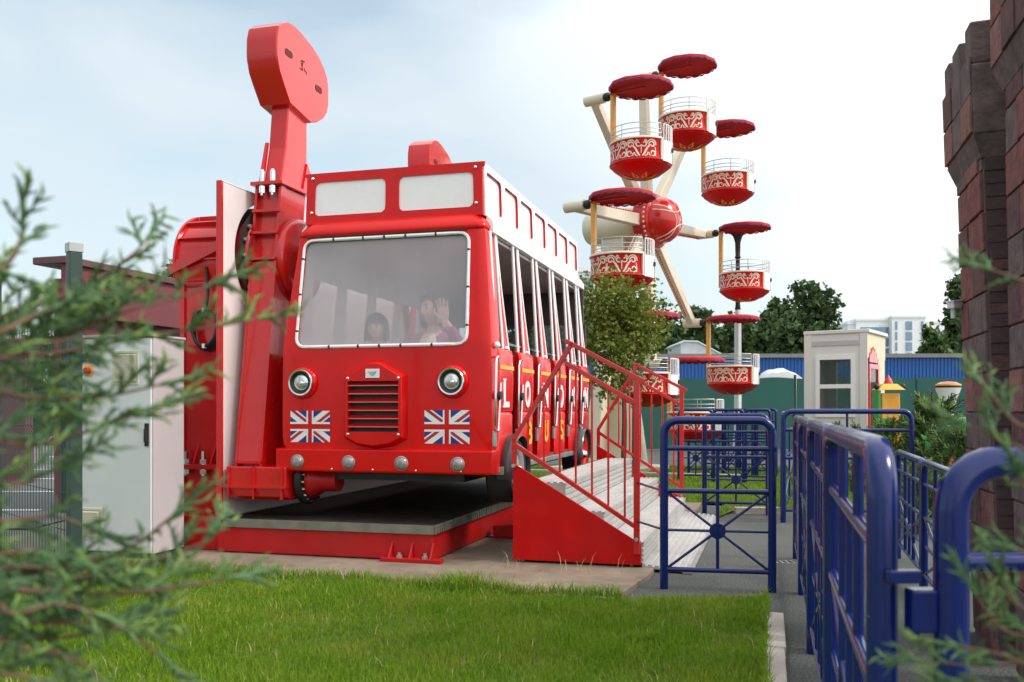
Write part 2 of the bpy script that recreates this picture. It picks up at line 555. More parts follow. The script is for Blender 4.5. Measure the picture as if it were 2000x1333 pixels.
def in_poly(P, poly):
    x, y = P[:, 0], P[:, 1]
    r = np.zeros(len(P), bool)
    n = len(poly)
    for i in range(n):
        x0, y0 = poly[i]
        x1, y1 = poly[(i + 1) % n]
        c = ((y0 > y) != (y1 > y)) & (x < (x1 - x0) * (y - y0) / (y1 - y0 + 1e-12) + x0)
        r ^= c
    return r
def grass(name, poly, n, box, h, w, zb, m, dens=None, lean=0.6):
    P = RNG.uniform((box[0], box[2]), (box[1], box[3]), (n, 2))
    if dens is not None:
        P = P[RNG.random(len(P)) < dens(P)]
    P = P[in_poly(P, poly)]
    n = len(P)
    hh = h * RNG.uniform(0.55, 1.25, n)
    patch = 0.85 + 0.3 * np.sin(P[:, 0] * 3.1 + 1.0) * np.cos(P[:, 1] * 2.7) + 0.18 * np.sin(P[:, 0] * 9.1) * np.sin(P[:, 1] * 8.3 + 2)
    hh *= patch
    az = RNG.uniform(0, 2 * np.pi, n)
    le = RNG.uniform(0.1, lean, n) * hh
    ww = w * RNG.uniform(0.7, 1.3, n)
    fa = RNG.uniform(0, 2 * np.pi, n)
    dx, dy = np.cos(az) * le, np.sin(az) * le
    sx, sy = np.cos(fa) * ww / 2, np.sin(fa) * ww / 2
    z0 = np.full(n, zb)
    V = np.stack([
        np.stack([P[:, 0] - sx, P[:, 1] - sy, z0], 1), np.stack([P[:, 0] + sx, P[:, 1] + sy, z0], 1),
        np.stack([P[:, 0] + dx * .4 + sx * .8, P[:, 1] + dy * .4 + sy * .8, z0 + hh * .6], 1),
        np.stack([P[:, 0] + dx * .4 - sx * .8, P[:, 1] + dy * .4 - sy * .8, z0 + hh * .6], 1),
        np.stack([P[:, 0] + dx, P[:, 1] + dy, z0 + hh], 1)], 1).reshape(-1, 3)
    i = np.arange(n) * 5
    T = np.concatenate([np.stack([i, i + 1, i + 2], 1), np.stack([i, i + 2, i + 3], 1), np.stack([i + 3, i + 2, i + 4], 1)])
    o = link(name, raw_mesh(name, V, T, m))
    return struct(o, 'stuff')
def dens_near(P):
    d = 1.0 / (1.0 + np.exp((np.abs(P[:, 0] + 0.5) - P[:, 1] * 0.62) * 3))
    return d * np.clip((P[:, 1] - 2.6) / 1.0, 0.05, 1)
o = grass('lawn_grass', LAWN, 360000, (-4.4, 2.0, 2.2, 6.9), 0.056, 0.0040, 0.014, GRASS, dens_near)
o['label'] = 'short bright green grass of the front lawn'
o = grass('back_lawn_grass', LAWN2, 150000, (-5, 6.5, 9.5, 19), 0.055, 0.010, 0.018, GRASS)
o['label'] = 'green grass behind the stairs and blue barriers'
# taller tufts and dry stalks where lawn meets the pad
def tuft(name, label, cat, p, n, h, spread, m=GRASS, w=0.005):
    P = RNG.normal((p[0], p[1]), (spread, spread * .5), (n, 2))
    o_ = grass_pts(name, P, h, w, 0.015, m)
    tag(o_, label, cat)
    o_['kind'] = 'stuff'
    return o_
def grass_pts(name, P, h, w, zb, m):
    n = len(P)
    hh = h * RNG.uniform(0.5, 1.2, n)
    az = RNG.uniform(0, 2 * np.pi, n)
    le = RNG.uniform(0.2, 0.7, n) * hh
    fa = RNG.uniform(0, 2 * np.pi, n)
    dx, dy = np.cos(az) * le, np.sin(az) * le
    sx, sy = np.cos(fa) * w / 2, np.sin(fa) * w / 2
    z0 = np.full(n, zb)
    V = np.stack([
        np.stack([P[:, 0] - sx, P[:, 1] - sy, z0], 1), np.stack([P[:, 0] + sx, P[:, 1] + sy, z0], 1),
        np.stack([P[:, 0] + dx * .35 + sx * .8, P[:, 1] + dy * .35 + sy * .8, z0 + hh * .65], 1),
        np.stack([P[:, 0] + dx * .35 - sx * .8, P[:, 1] + dy * .35 - sy * .8, z0 + hh * .65], 1),
        np.stack([P[:, 0] + dx, P[:, 1] + dy, z0 + hh], 1)], 1).reshape(-1, 3)
    i = np.arange(n) * 5
    T = np.concatenate([np.stack([i, i + 1, i + 2], 1), np.stack([i, i + 2, i + 3], 1), np.stack([i + 3, i + 2, i + 4], 1)])
    return link(name, raw_mesh(name, V, T, m))
tuft('grass_tuft', 'taller green grass tuft at the lawn edge below the bus bumper', 'grass tuft', gr(900, 1162), 420, 0.13, 0.10)
tuft('grass_tuft', 'small dark grass clump in the right half of the front lawn', 'grass tuft', gr(1255, 1268), 300, 0.075, 0.055)
fr = []
for k in range(5200):
    t_ = random.random()
    q = bus(1.10, -1.04).lerp(bus(-3.6, -0.84), t_) + UB * random.gauss(.015 + .03 * math.sin(t_ * 37) + .02 * math.sin(t_ * 91), .022)
    fr.append((q.x, q.y))
struct(grass_pts('lawn_edge_grass', np.array(fr), 0.085, 0.0042, 0.018, GRASS), 'stuff', 'ragged longer grass along the concrete edge of the lawn')
fr = []
for k in range(1500):
    q = kerb_near.lerp(kerb_far, random.random()) - KN * abs(random.gauss(0, .015)) + KN * .012
    fr.append((q.x, q.y))
struct(grass_pts('kerb_edge_grass', np.array(fr), 0.085, 0.004, 0.018, GRASS), 'stuff', 'longer grass leaning over the kerb stones')
cl = RNG.uniform((-2.6, 3.6), (1.2, 6.0), (700, 2))
cl = cl[in_poly(cl, LAWN)]
struct(grass_pts('dry_blades', cl, 0.062, 0.004, 0.018, DRY), 'stuff', 'scattered dry straw-coloured blades in the front lawn')
edge = []
for k in range(26):
    q = bus(random.uniform(-2.4, 1.0), random.uniform(-1.06, -0.8))
    edge.append((q.x, q.y))
e2 = [(*bus(random.uniform(0.1, 1.05), random.uniform(-0.35, -0.05))[:2],) for k in range(24)]
st = grass_pts('dry_stalks', np.array(edge + e2), 0.11, 0.004, 0.03, DRY)
struct(st, 'stuff', 'dry grass stalks along the edge of the concrete pad')
# drain cover
dr = thing('drain_cover', 'small dark metal drain cover in the asphalt path', 'drain', gr(1532, 1099), 0)
m = MB()
m.box(-.07, .07, -.06, .06, -.005, .006)
m.build('plate', STEEL, dr, 0)
for i in (-1, 0, 1):
    MB().box(i * .042 - .012, i * .042 + .012, -.045, .045, .0062, .009).build('slot', BLACK, dr, 0)

# ================================================================== RIDE: base, backboard, columns, arms
ROT = -TH
def ride_thing(name, label, cat, group=None, b=0.0):
    return thing(name, label, cat, bus(0, b), ROT, group)
base = ride_thing('deck_platform', 'low red steel base with dark metal deck under the bus', 'ride base')
m = MB()
m.box(-2.20, -.42, -.12, -.02, .040, .233)
m.build('front_beam', REDW, base, 0, .006)
m = MB()
m.box(-2.9, -2.201, -.06, 4.2, .035, .297)
m.build('column_beam', REDW, base, 0, .006)
MB().box(-.50, -.421, -.018, 4.18, .040, .233).build('side_beam', REDW, base, 0, .006)
MB().box(-2.19, -.43, 3.9, 4.0, .040, .233).build('rear_beam', REDW, base, 0)
m = MB()
m.box(-2.14, -.405, -.135, 4.2, .235, .240)
m.box(-2.14, -.405, -.137, -.132, .238, .298)
m.box(-2.14, -.405, -.137, 4.2, .2895, .298)
m.build('deck', DARKST, base, 0)
MB().box(-2.14, -.402, -.143, -.138, .234, .300).build('deck_edge', DIRTYG, base, 0)
m = MB()
n = 86
for i in range(n):
    y = -.13 + 4.3 * i / n
    m.box(-.404, -.390, y, y + .028, .236, .299)
struct(m.build('deck_side_ribs', DIRTYG, base, 0), 'stuff')
ft = MB()
ft.box(-.80, -.33, -.20, -.122, .032, .062)
fo = ft.build('foot_plate', REDW, base, 0, .004)
for i in range(3):
    x = -.74 + .16 * i
    MB().extr([(-.195, .062), (-.121, .062), (-.121, .17)], 0, x, x + .014).build('gusset', REDW, fo, 0)
for x in (-.66, -.46):
    g = MB()
    g.cyl((x, -.165, .062), (x, -.165, .10), .013, n=8)
    g.cyl((x, -.165, .062), (x, -.165, .08), .024, n=6)
    g.build('bolt', STEEL, fo, 20)
# inner second beam seen in the gap beside the stairs
MB().box(-.36, .05, 1.2, 1.32, .035, .14).build('outrigger', REDW, base, 0, .005)
MB().box(-.36, .05, 2.6, 2.72, .035, .14).build('outrigger', REDW, base, 0, .005)

AP = -2.165
board = ride_thing('back_board', 'tall white backing board with red edge behind the ride arms', 'board')
def board_piece(b0, b1, bc, hc, rad):
    m = MB()
    out, hole = [], []
    n = 64
    for i in range(n):
        a = 2 * math.pi * i / n
        c, s = math.cos(a), math.sin(a)
        hole.append((bc + rad * c, hc + rad * s))
        t = 1e9
        if c > 1e-6: t = min(t, (b1 - bc) / c)
        if c < -1e-6: t = min(t, (b0 - bc) / c)
        if s > 1e-6: t = min(t, (2.92 - hc) / s)
        if s < -1e-6: t = min(t, (.305 - hc) / s)
        out.append([bc + t * c, hc + t * s])
    for cb, ch in ((b0, .305), (b0, 2.92), (b1, .305), (b1, 2.92)):
        k = min(range(n), key=lambda i: (out[i][0] - cb) ** 2 + (out[i][1] - ch) ** 2)
        out[k] = [cb, ch]
    rings = [[(AP, *p) for p in hole], [(AP + .004, *p) for p in out], [(AP - .04, *p) for p in out], [(AP - .04, *p) for p in hole], [(AP, *p) for p in hole]]
    m.loft([[(AP, p[0], p[1]) for p in out], [(AP, *p) for p in hole], [(AP - .04, *p) for p in hole], [(AP - .04, p[0], p[1]) for p in out], [(AP, p[0], p[1]) for p in out]])
    return m
HB, HH, HR = .52, 2.40, .46
HUB2 = 3.45
board_piece(-.10, 1.95, HB, HH, HR).build('board_panel', WHITEP, board, 0)
board_piece(1.956, 4.35, HB + HUB2, HH, HR).build('board_panel', WHITEP, board, 0)
MB().box(AP - .045, AP + .002, -.125, -.101, .30, 2.925).build('edge_strip', RED2, board, 0)
MB().box(AP - .042, AP + .012, -.12, 4.35, .299, .307).build('bottom_edge', STEEL, board, 0)
MB().box(AP - .045, AP + .004, -.12, 4.35, 2.921, 2.928).build('top_edge', WHITE, board, 0)

def column(bo, label):
    c = ride_thing('ride_column', label, 'ride column', None, bo)
    m = MB()
    m.box(-2.72, -2.26, .18, .86, .297, 2.15)
    m.build('post', RED2, c, 0, .008)
    m = MB()
    for x0, x1 in ((-2.74, -2.70), (-2.28, -2.24)):
        m.box(x0, x1, .16, .179, .297, 2.2)
    m.build('post_flange', RED2, c, 0)
    fl = MB().box(-2.76, -2.23, .10, .90, .655, .695).build('bolt_flange', RED2, c, 0, .004)
    for x in (-2.66, -2.5, -2.34):
        g = MB()
        g.cyl((x, .135, .60), (x, .135, .80), .016, n=8)
        g.cyl((x, .135, .70), (x, .135, .735), .028, n=6)
        g.cyl((x, .135, .615), (x, .135, .65), .028, n=6)
        g.build('bolt', CHROME, fl, 25)
    for x in (-2.58, -2.42, -2.30):
        MB().extr([(.10, .70), (.18, .70), (.18, .86)], 0, x, x + .012).build('gusset', RED2, c, 0)
    # drum on a horizontal axis
    ax = (1, 0, 0)
    o_ = (0, HB, HH - .04)
    m = MB()
    r = .40
    m.lathe([(.0, -2.80), (r * .9, -2.80), (r * .98, -2.785), (r + .03, -2.76), (r + .03, -2.74), (r, -2.735), (r * .97, -2.3), (r * .97, -2.24), (0, -2.24)], o_, ax, 48)
    dr_ = m.build('drum', RED2, c, 40)
    for k in range(14):
        a = 2 * math.pi * k / 14
        y, z = math.cos(a), math.sin(a)
        p0 = Vector((-2.73, HB + y * (r + .005), HH - .04 + z * (r + .005)))
        p1 = Vector((-2.3, HB + y * (r + .005), HH - .04 + z * (r + .005)))
        MB().bar(p0, p1, .012, .05, (0, y, z)).build('rib', RED2, dr_, 0)
    m = MB()
    m.lathe([(r * .98, -2.262), (r + .055, -2.262), (r + .055, -2.222), (r * .98, -2.222)], o_, ax, 64)
    for k in range(72):
        a = 2 * math.pi * k / 72
        y, z = math.cos(a), math.sin(a)
        m.bar((-2.258, HB + y * (r + .06), HH - .04 + z * (r + .06)), (-2.226, HB + y * (r + .06), HH - .04 + z * (r + .06)), .018, .02, (0, y, z))
    m.build('gear_ring', BLACK, c, 30)
    MB().bar((-2.79, HB - r - .03, HH - .12), (-2.22, HB - r - .05, HH + .10), .016, .075).build('brace', RED2, c, 0)
    return c
col1 = column(0, 'front red drive column with drum, between grey cabinet and white board')
# cable with coil hanging on the front column
cab = ride_thing('cable_coil', 'coil of black cable hanging on the front red column', 'cable')
m = MB()
cx, cz = -2.47, 1.80
m.tube([(cx, .13, 2.30), (cx + .01, .14, 2.1), (cx - .005, .13, 1.95), (cx, .12, cz + .11)], .013, 8)
m.build('lead', BLACK, cab)
for k in range(4):
    m = MB()
    ph = .5 * k
    m.tube([(cx + .115 * math.cos(2 * math.pi * i / 28 + ph) * (1 + .03 * k), .10 + .018 * k + .008 * math.sin(4 * math.pi * i / 28), cz - .01 * k + .145 * math.sin(2 * math.pi * i / 28 + ph)) for i in range(28)], .013, 7, closed=True)
    m.build('loop', BLACK, cab)
for s in (-1, 1):
    MB().box(cx - .012, cx + .012, .085, .165, cz + s * .145 - .018, cz + s * .145 + .018).build('tie', WHITE, cab, 0)

def px_bh(px, py, a):
    b = b_at(px, a)
    return (b, z_at(py, a, b))
FA = -1.86
CW = [px_bh(x, y, FA) for x, y in ((545, 50), (553, 44), (563, 43), (575, 50), (590, 66), (611.6, 93), (624, 113), (634, 135), (640, 155), (642, 175), (642, 205), (639, 222), (632, 233), (622, 239), (608, 240.5), (567, 202), (553, 160), (546, 137), (541.5, 110), (541, 95), (541.5, 70))]
def arm(bo, label):
    A = ride_thing('ride_pendulum', label, 'ride arm', 'red swing arms with counterweights', bo)
    a0, a1 = -2.10, -1.87
    # main beam: rear box with front side flanges and recessed web
    fb = lambda h: -.066 + (h - .5) * .334 / 2.46
    m = MB()
    m.extr([(fb(.5) + .05, .5), (fb(.5) + .40, .5), (fb(2.96) + .42, 2.96), (fb(2.96) + .05, 2.96)], 0, a0 + .004, a1 - .004)
    m.build('beam', RED2, A, 0, .006)
    for x0, x1 in ((a0 - .004, a0 + .018), (a1 - .018, a1 + .004)):
        MB().extr([(fb(.5), .5), (fb(.5) + .07, .5), (fb(2.96) + .07, 2.96), (fb(2.96), 2.96)], 0, x0, x1).build('flange', RED2, A, 0)
    MB().extr([(fb(.74) + .003, .74), (fb(.74) + .06, .74), (fb(2.33) + .06, 2.33), (fb(2.33) + .003, 2.33)], 0, a0 + .0185, a1 - .0185).build('front_plate', RED2, A, 0)
    for h in (2.345, 2.56, 2.74, .72):
        MB().extr([(fb(h) - .022, h), (fb(h) + .06, h), (fb(h) + .06, h + .02), (fb(h) - .022, h + .02)], 0, a0 - .006, a1 + .006).build('stiffener', RED2, A, 0)
    m = MB()
    m.box(a0 - .03, a1 + .03, fb(2.96) - .04, fb(2.96) + .46, 2.962, 2.992)
    tp = m.build('top_flange', RED2, A, 0, .004)
    for x in (-2.035, -1.94):
        g = MB()
        y = fb(2.96) - .012
        g.cyl((x, y, 2.88), (x, y, 3.09), .014, n=8)
        g.cyl((x, y, 2.993), (x, y, 3.075), .021, n=10)
        g.cyl((x, y, 2.90), (x, y, 2.955), .026, n=6)
        g.build('bolt', CHROME, tp, 25)
    # hub boss on the bus side
    m = MB()
    m.lathe([(.0, .07), (.30, .07), (.335, .055), (.35, .03), (.35, 0)], (a1 + .002, HB + .02, HH - .02), (1, 0, 0), 40)
    m.build('hub_boss', RED2, A, 40)
    # bearing drum through the board
    m = MB()
    m.lathe([(.38, -2.22), (.38, -2.12), (.36, -2.105)], (0, HB, HH - .02), (1, 0, 0), 48)
    bd = m.build('bearing', REDW, A, 40)
    for k in range(20):
        an = 2 * math.pi * k / 20
        p = Vector((-2.13, HB + .41 * math.cos(an), HH - .02 + .41 * math.sin(an)))
        MB().cyl(p, p + Vector((.035, 0, 0)), .016, n=6).build('bolt', STEEL, bd, 25)
    MB().lathe([(.37, -2.125), (.445, -2.125), (.445, -2.14), (.37, -2.14)], (0, HB, HH - .02), (1, 0, 0), 48).build('bearing_ring', DARKST, A, 40)
    # neck
    m = MB()
    m.extr([(.32, 2.993), (.72, 2.993), (.76, 3.2), (.76, 3.70), (.45, 3.70), (.40, 3.3)], 0, -2.06, -1.90)
    m.build('neck', RED2, A, 0, .012)
    MB().extr([(.28, 2.993), (.33, 2.993), (.41, 3.35), (.385, 3.35)], 0, -2.085, -2.061).build('gusset', RED2, A, 0)
    MB().extr([(.66, 2.993), (.80, 2.993), (.80, 3.18), (.74, 3.25)], 0, -1.899, -1.885).build('gusset', RED2, A, 0)
    # counterweight
    m = MB()
    cw0, cw1 = -2.14, FA
    cb = sum(p[0] for p in CW) / len(CW)
    chh = sum(p[1] for p in CW) / len(CW)
    ins = lambda k: [(cb + (p[0] - cb) * k, chh + (p[1] - chh) * k) for p in CW]
    m.loft([[(cw0, *p) for p in ins(.985)], [(cw0 + .012, *p) for p in ins(1)], [(cw1 - .012, *p) for p in ins(1)], [(cw1, *p) for p in ins(.985)]], True, True, True)
    w = m.build('counterweight', RED2, A, 25)
    for x, y in ((564, 105), (622, 175)):
        q = px_bh(x, y, FA)
        m = MB()
        m.extr([(q[0] + u, q[1] + v) for u, v in rrect(-.06, .06, -.028, .028, .026)], 0, cw1 - .01, cw1 + .0035)
        m.build('slot', SLOT, w, 0)  # raised plate, its dark colour stands for the shaded hole
    m = MB()
    for (x0, y0, x1, y1) in ((588, 120, 591, 138), (591, 138, 586, 134), (592, 121, 590, 130), (594, 134, 596, 141), (597, 140, 599, 146), (588, 119, 595, 121)):
        p, q = px_bh(x0, y0, FA), px_bh(x1, y1, FA)
        m.bar((cw1 + .001, *p), (cw1 + .001, *q), .012, .002, (1, 0, 0))
    m.build('scuff_mark', SLOT, w, 0)
    # foot: cross box under the bus and pivot ring
    m = MB()
    m.extr([(-.10, .52), (-.08, .47), (-.03, .44), (.42, .44), (.42, .70), (-.10, .70)], 0, -2.14, -1.62)
    f_ = m.build('foot', RED2, A, 0, .012)
    MB().box(-2.15, -1.615, -.125, .42, .535, .553).build('foot_rib', RED2, f_, 0)
    for x in (-2.12, -1.90, -1.66):
        MB().box(x, x + .016, -.118, -.1, .45, .70).build('foot_web', RED2, f_, 0)
    m = MB()
    oc = (0, .16, .585)
    m.lathe([(0, -1.60), (.175, -1.60), (.19, -1.59), (.19, -1.545), (.175, -1.535), (0, -1.535)], oc, (1, 0, 0), 40)
    rg = m.build('pivot_ring', BLACK, A, 40)
    MB().lathe([(0, -1.53), (.14, -1.53), (.135, -1.50), (.085, -1.42), (.085, -1.30), (0, -1.30)], oc, (1, 0, 0), 32).build('pivot_housing', REDW, A, 40)
    for k in range(18):
        an = 2 * math.pi * k / 18
        p = Vector((-1.536, oc[1] + .163 * math.cos(an), oc[2] + .163 * math.sin(an)))
        MB().cyl(p, p + Vector((.022, 0, 0)), .012, n=6).build('bolt', CHROME, rg, 25)
    return A
arm1 = arm(0, 'near red swing arm with rounded counterweight, left of the bus')
arm2 = arm(HUB2, 'far red swing arm whose counterweight top shows above the bus roof')

# control cabinet
cbp = gr(300, 1101)
cabinet = thing('control_cabinet', 'tall pale grey control cabinet with vents beside the red column', 'cabinet', cbp, ROT)
cw = -.725
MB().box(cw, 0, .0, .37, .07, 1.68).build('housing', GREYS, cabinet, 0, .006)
MB().box(cw + .01, -.008, -.022, -.002, .078, 1.672).build('door', GREYC, cabinet, 0, .006)
MB().box(cw + .02, -.02, .03, .34, .0, .069).build('plinth', BLACK, cabinet, 0)
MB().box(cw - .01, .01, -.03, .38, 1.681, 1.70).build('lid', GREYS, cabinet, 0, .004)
def vent(x0, x1, z0, z1):
    v = MB().box(x0, x1, -.034, -.0225, z0, z1).build('vent', CREAMV, cabinet, 0, .003)
    MB().box(x0 + .02, x1 - .02, -.0362, -.0342, z0 + .02, z1 - .02).build('vent_recess', DARKI, v, 0)
    n_ = 16
    for i in range(n_):
        z = z0 + .024 + (z1 - z0 - .05) * i / n_
        MB().extr([(-.045, z), (-.0364, z + .010), (-.0364, z + .0135), (-.045, z + .005)], 0, x0 + .02, x1 - .02).build('slat', CREAMV, v, 0)
vent(-.335, -.105, 1.325, 1.58)
vent(-.64, -.43, .16, .40)
hn = MB().box(-.055, -.022, -.036, -.0225, .87, 1.04).build('handle', BLACK, cabinet, 0, .004)
MB().box(-.05, -.027, -.052, -.0362, .90, 1.0).build('handle_grip', BLACK, hn, 0, .004)
sw = MB().box(-.585, -.515, -.034, -.0225, 1.395, 1.475).build('isolator_plate', YELL, cabinet, 0, .003)
MB().lathe([(0, .03), (.022, .03), (.026, .0)], (-.55, -.034, 1.435), (0, -1, 0), 16).build('isolator_knob', RED2, sw)
sk = MB().box(-.605, -.50, -.036, -.0225, 1.13, 1.27).build('socket', GREYI, cabinet, 0, .004)
MB().box(-.595, -.51, -.045, -.0362, 1.19, 1.265).build('socket_lid', DARKI, sk, 0, .004)
# ================================================================== THE BUS
BUS = ride_thing('amusement_bus', 'red open-sided amusement ride bus with white upper deck and flags', 'ride bus')
W2, BC = .86, -.86                      # half width, centre line
BL = 3.69                               # length
def inset(z):
    return 0.0 if z < 1.6 else (.10 * (z - 1.6) if z < 2.5 else .09 + .08 * (z - 2.5))
def lean(z):
    return 0.0 if z < 1.62 else (.136 * (z - 1.62) if z < 2.5 else .12 + .10 * (z - 2.5))
# --- front shell: outline with windscreen hole
def radial(poly, c, n):
    P = np.array(poly)
    Q = np.roll(P, -1, 0)
    res = []
    for i in range(n):
        a = 2 * math.pi * (i + .5) / n
        d = np.array((math.cos(a), math.sin(a)))
        e = Q - P
        den = d[0] * e[:, 1] - d[1] * e[:, 0]
        w = P - np.array(c)
        with np.errstate(divide='ignore', invalid='ignore'):
            t = (w[:, 0] * e[:, 1] - w[:, 1] * e[:, 0]) / den
            s_ = (w[:, 0] * d[1] - w[:, 1] * d[0]) / den
        ok = (t > 0) & (s_ >= -1e-6) & (s_ <= 1 + 1e-6)
        t = t[ok].min()
        res.append((c[0] + d[0] * t, c[1] + d[1] * t))
    return res
def warp_poly(p, grow=0.0):
    out = []
    for x, z in p:
        k = 1.0 - inset(z) / W2
        out.append((BC + (x - BC) * k, z))
    return out
def refine(p, n=6):
    r = []
    for i in range(len(p)):
        a, b = p[i], p[(i + 1) % len(p)]
        for k in range(n):
            r.append((a[0] + (b[0] - a[0]) * k / n, a[1] + (b[1] - a[1]) * k / n))
    return r
ZB, ZT = .80, 2.585
outer = warp_poly(refine(rrect(BC - W2, BC + W2, ZB, ZT, .11, 6)))
outer_in = warp_poly(refine(rrect(BC - W2 + .035, BC + W2 - .035, ZB, ZT - .035, .10, 6)))
WC = -.893
hole0 = refine(rrect(WC - .695, WC + .695, 1.622, 2.462, .07, 6))
hole = [(WC + (x - WC) * (1 - .025 * (z - 1.622) / .84), z) for x, z in hole0]
hole_in = [(WC + (x - WC) * .985, 2.042 + (z - 2.042) * .975) for x, z in hole]
N_ = 352
cc = (WC, 2.04)
ro, roi, rh, rhi = radial(outer, cc, N_), radial(outer_in, cc, N_), radial(hole, cc, N_), radial(hole_in, cc, N_)
P3 = lambda pts, d: [(x, lean(z) + d, z) for x, z in pts]
mid = [((a[0] + b[0]) / 2, (a[1] + b[1]) / 2) for a, b in zip(roi, rh)]
m = MB()
m.loft([P3(ro, .20), P3(ro, .045), P3([((a[0] * .7 + b[0] * .3), (a[1] * .7 + b[1] * .3)) for a, b in zip(ro, roi)], .012), P3(roi, 0), P3(mid, 0), P3(rh, 0), P3(rh, .05)])
m.build('front_shell', RED, BUS, 30)
# windscreen seal + pane
m = MB()
m.tube(P3(rh[::2], -.004), .013, 6, closed=True)
seal = m.build('windscreen_trim', WHITE, BUS, 60)
for i in range(0, N_, 22):
    p = P3([rh[i]], -.006)[0]
    MB().ball(p, .0142, 8, 4).build('trim_clip', BLACK, seal)
m = MB()
pane = P3(rhi, .014)
m.add(pane, [tuple(range(len(pane)))])
m.build('windscreen', SCREEN, BUS, 0)
m = MB()
m.bar((WC - .66, lean(2.475) - .004, 2.486), (WC + .66, lean(2.475) - .004, 2.486), .008, .012)
m.build('windscreen_visor_line', BLACK, BUS, 0)
# crown over the windscreen
ring = []
def crown_ring(z, ins_, b0, rr):
    hw = W2 - inset(min(z, 2.6)) - ins_
    return [(x, y, z) for x, y in rrect(BC - hw, BC + hw, b0, BL - ins_, rr, 5)]
m = MB()
m.loft([crown_ring(2.492, -.004, lean(2.5) - .010, .06), crown_ring(2.505, -.010, lean(2.5) - .018, .07), crown_ring(2.525, -.008, lean(2.5) - .016, .07), crown_ring(2.55, .004, lean(2.5) - .003, .08), crown_ring(2.578, .024, lean(2.5) + .014, .08), crown_ring(2.605, .052, lean(2.5) + .034, .09), crown_ring(2.622, .085, lean(2.5) + .07, .09), crown_ring(2.628, .12, lean(2.5) + .16, .08)], True, False, True)
cr = m.build('roof', RED, BUS, 40)
# white gutter on the open side and the other side
for sgn, x0 in ((1, 0.0), (-1, -1.72)):
    m = MB()
    xa = x0 - sgn * .09
    m.extr([(xa + sgn * .018, 2.47), (xa + sgn * .032, 2.475), (xa + sgn * .034, 2.53), (xa + sgn * .016, 2.57), (xa - sgn * .02, 2.61), (xa - sgn * .03, 2.47)], 1, .21, BL + .01)
    m.build('gutter', WHITE, BUS, 30)
# upper deck: front sign box with two white panes
def windowed(name, frame, cells, x0, x1, z0, z1, P, thick, mats, parent, inset_d):
    """panel with rounded openings (frame material 0, reveals material 1) and panes set back"""
    for (c0, c1, h0, h1, s0, s1) in cells:
        o_ = rrect(c0, c1, h0, h1, .04, 5)
        n_ = 72
        ce = ((c0 + c1) / 2, (h0 + h1) / 2)
        out_ = refine([(s0, z0), (s1, z0), (s1, z1), (s0, z1)], 18)
        a_, b_ = radial(out_, ce, n_), radial(refine(o_, 3), ce, n_)
        # snap corners
        for cn in ((s0, z0), (s1, z0), (s1, z1), (s0, z1)):
            k = min(range(n_), key=lambda i: (a_[i][0] - cn[0]) ** 2 + (a_[i][1] - cn[1]) ** 2)
            a_[k] = cn
        m = MB()
        m.loft([[P(u, v, 0) for u, v in a_], [P(u, v, 0) for u, v in b_]])
        m.loft([[P(u, v, thick) for u, v in a_], [P(u, v, 0) for u, v in a_]])
        m.mi = 1
        m.loft([[P(u, v, 0) for u, v in b_], [P(u, v, inset_d) for u, v in b_]])
        fr_ = m.build(name, mats, parent, 30)
        m = MB()
        pp = [P(u, v, inset_d - .001) for u, v in refine(o_, 1)]
        m.add(pp, [tuple(range(len(pp)))])
        m.build('pane', WHITE, fr_, 0)
SB = lambda z: .165 + .02 * (z - 2.6)
def PF(x, z, d):
    k = 1.0 - (.125 + .03 * (z - 2.6)) / W2
    return (BC + (x - BC) * k, SB(z) + d, z)
z0, z1 = 2.60, 3.0
windowed('front_sign', None, [(-1.635, -.925, 2.665, 2.93, -1.72, -.86), (-.795, -.085, 2.665, 2.93, -.86, 0.0)], 0, 0, z0, z1, PF, .035, [RED, RED], BUS, .014)
for x, z in ((-1.66, 2.96), (-1.66, 2.69), (-.06, 2.96), (-.06, 2.69)):
    p = PF(x, z, -.006)
    MB().ball(p, .013, 8, 5, (1, .6, 1)).build('screw', CHROME, BUS)
def PR(sgn):
    def f(y, z, d):
        return (BC + sgn * (W2 - .115 - .03 * (z - 2.6) - d), y, z)
    return f
ub0, ub1 = .20, BL - .02
pit = (ub1 - ub0) / 7
for sgn in (1, -1):
    cells = [(ub0 + pit * k + .05, ub0 + pit * (k + 1) - .045, 2.665, 2.945, ub0 + pit * k, ub0 + pit * (k + 1)) for k in range(7)]
    windowed('upper_side_panel', None, cells, 0, 0, z0, z1, PR(sgn), .035, [WHITE, REDW], BUS, .022)
MB().box(BC - W2 + .14, BC + W2 - .14, ub1 - .02, ub1 + .012, z0, 3.0).build('upper_rear_panel', RED, BUS, 0, .02)
MB().box(BC - W2 + .16, BC + W2 - .16, .21, ub1 - .03, 2.99, 3.004).build('upper_deck_top', WHITE, BUS, 0)
MB().box(BC - W2 + .117, BC + W2 - .117, .178, .205, 2.975, 3.003).build('sign_cap', RED, BUS, 0)

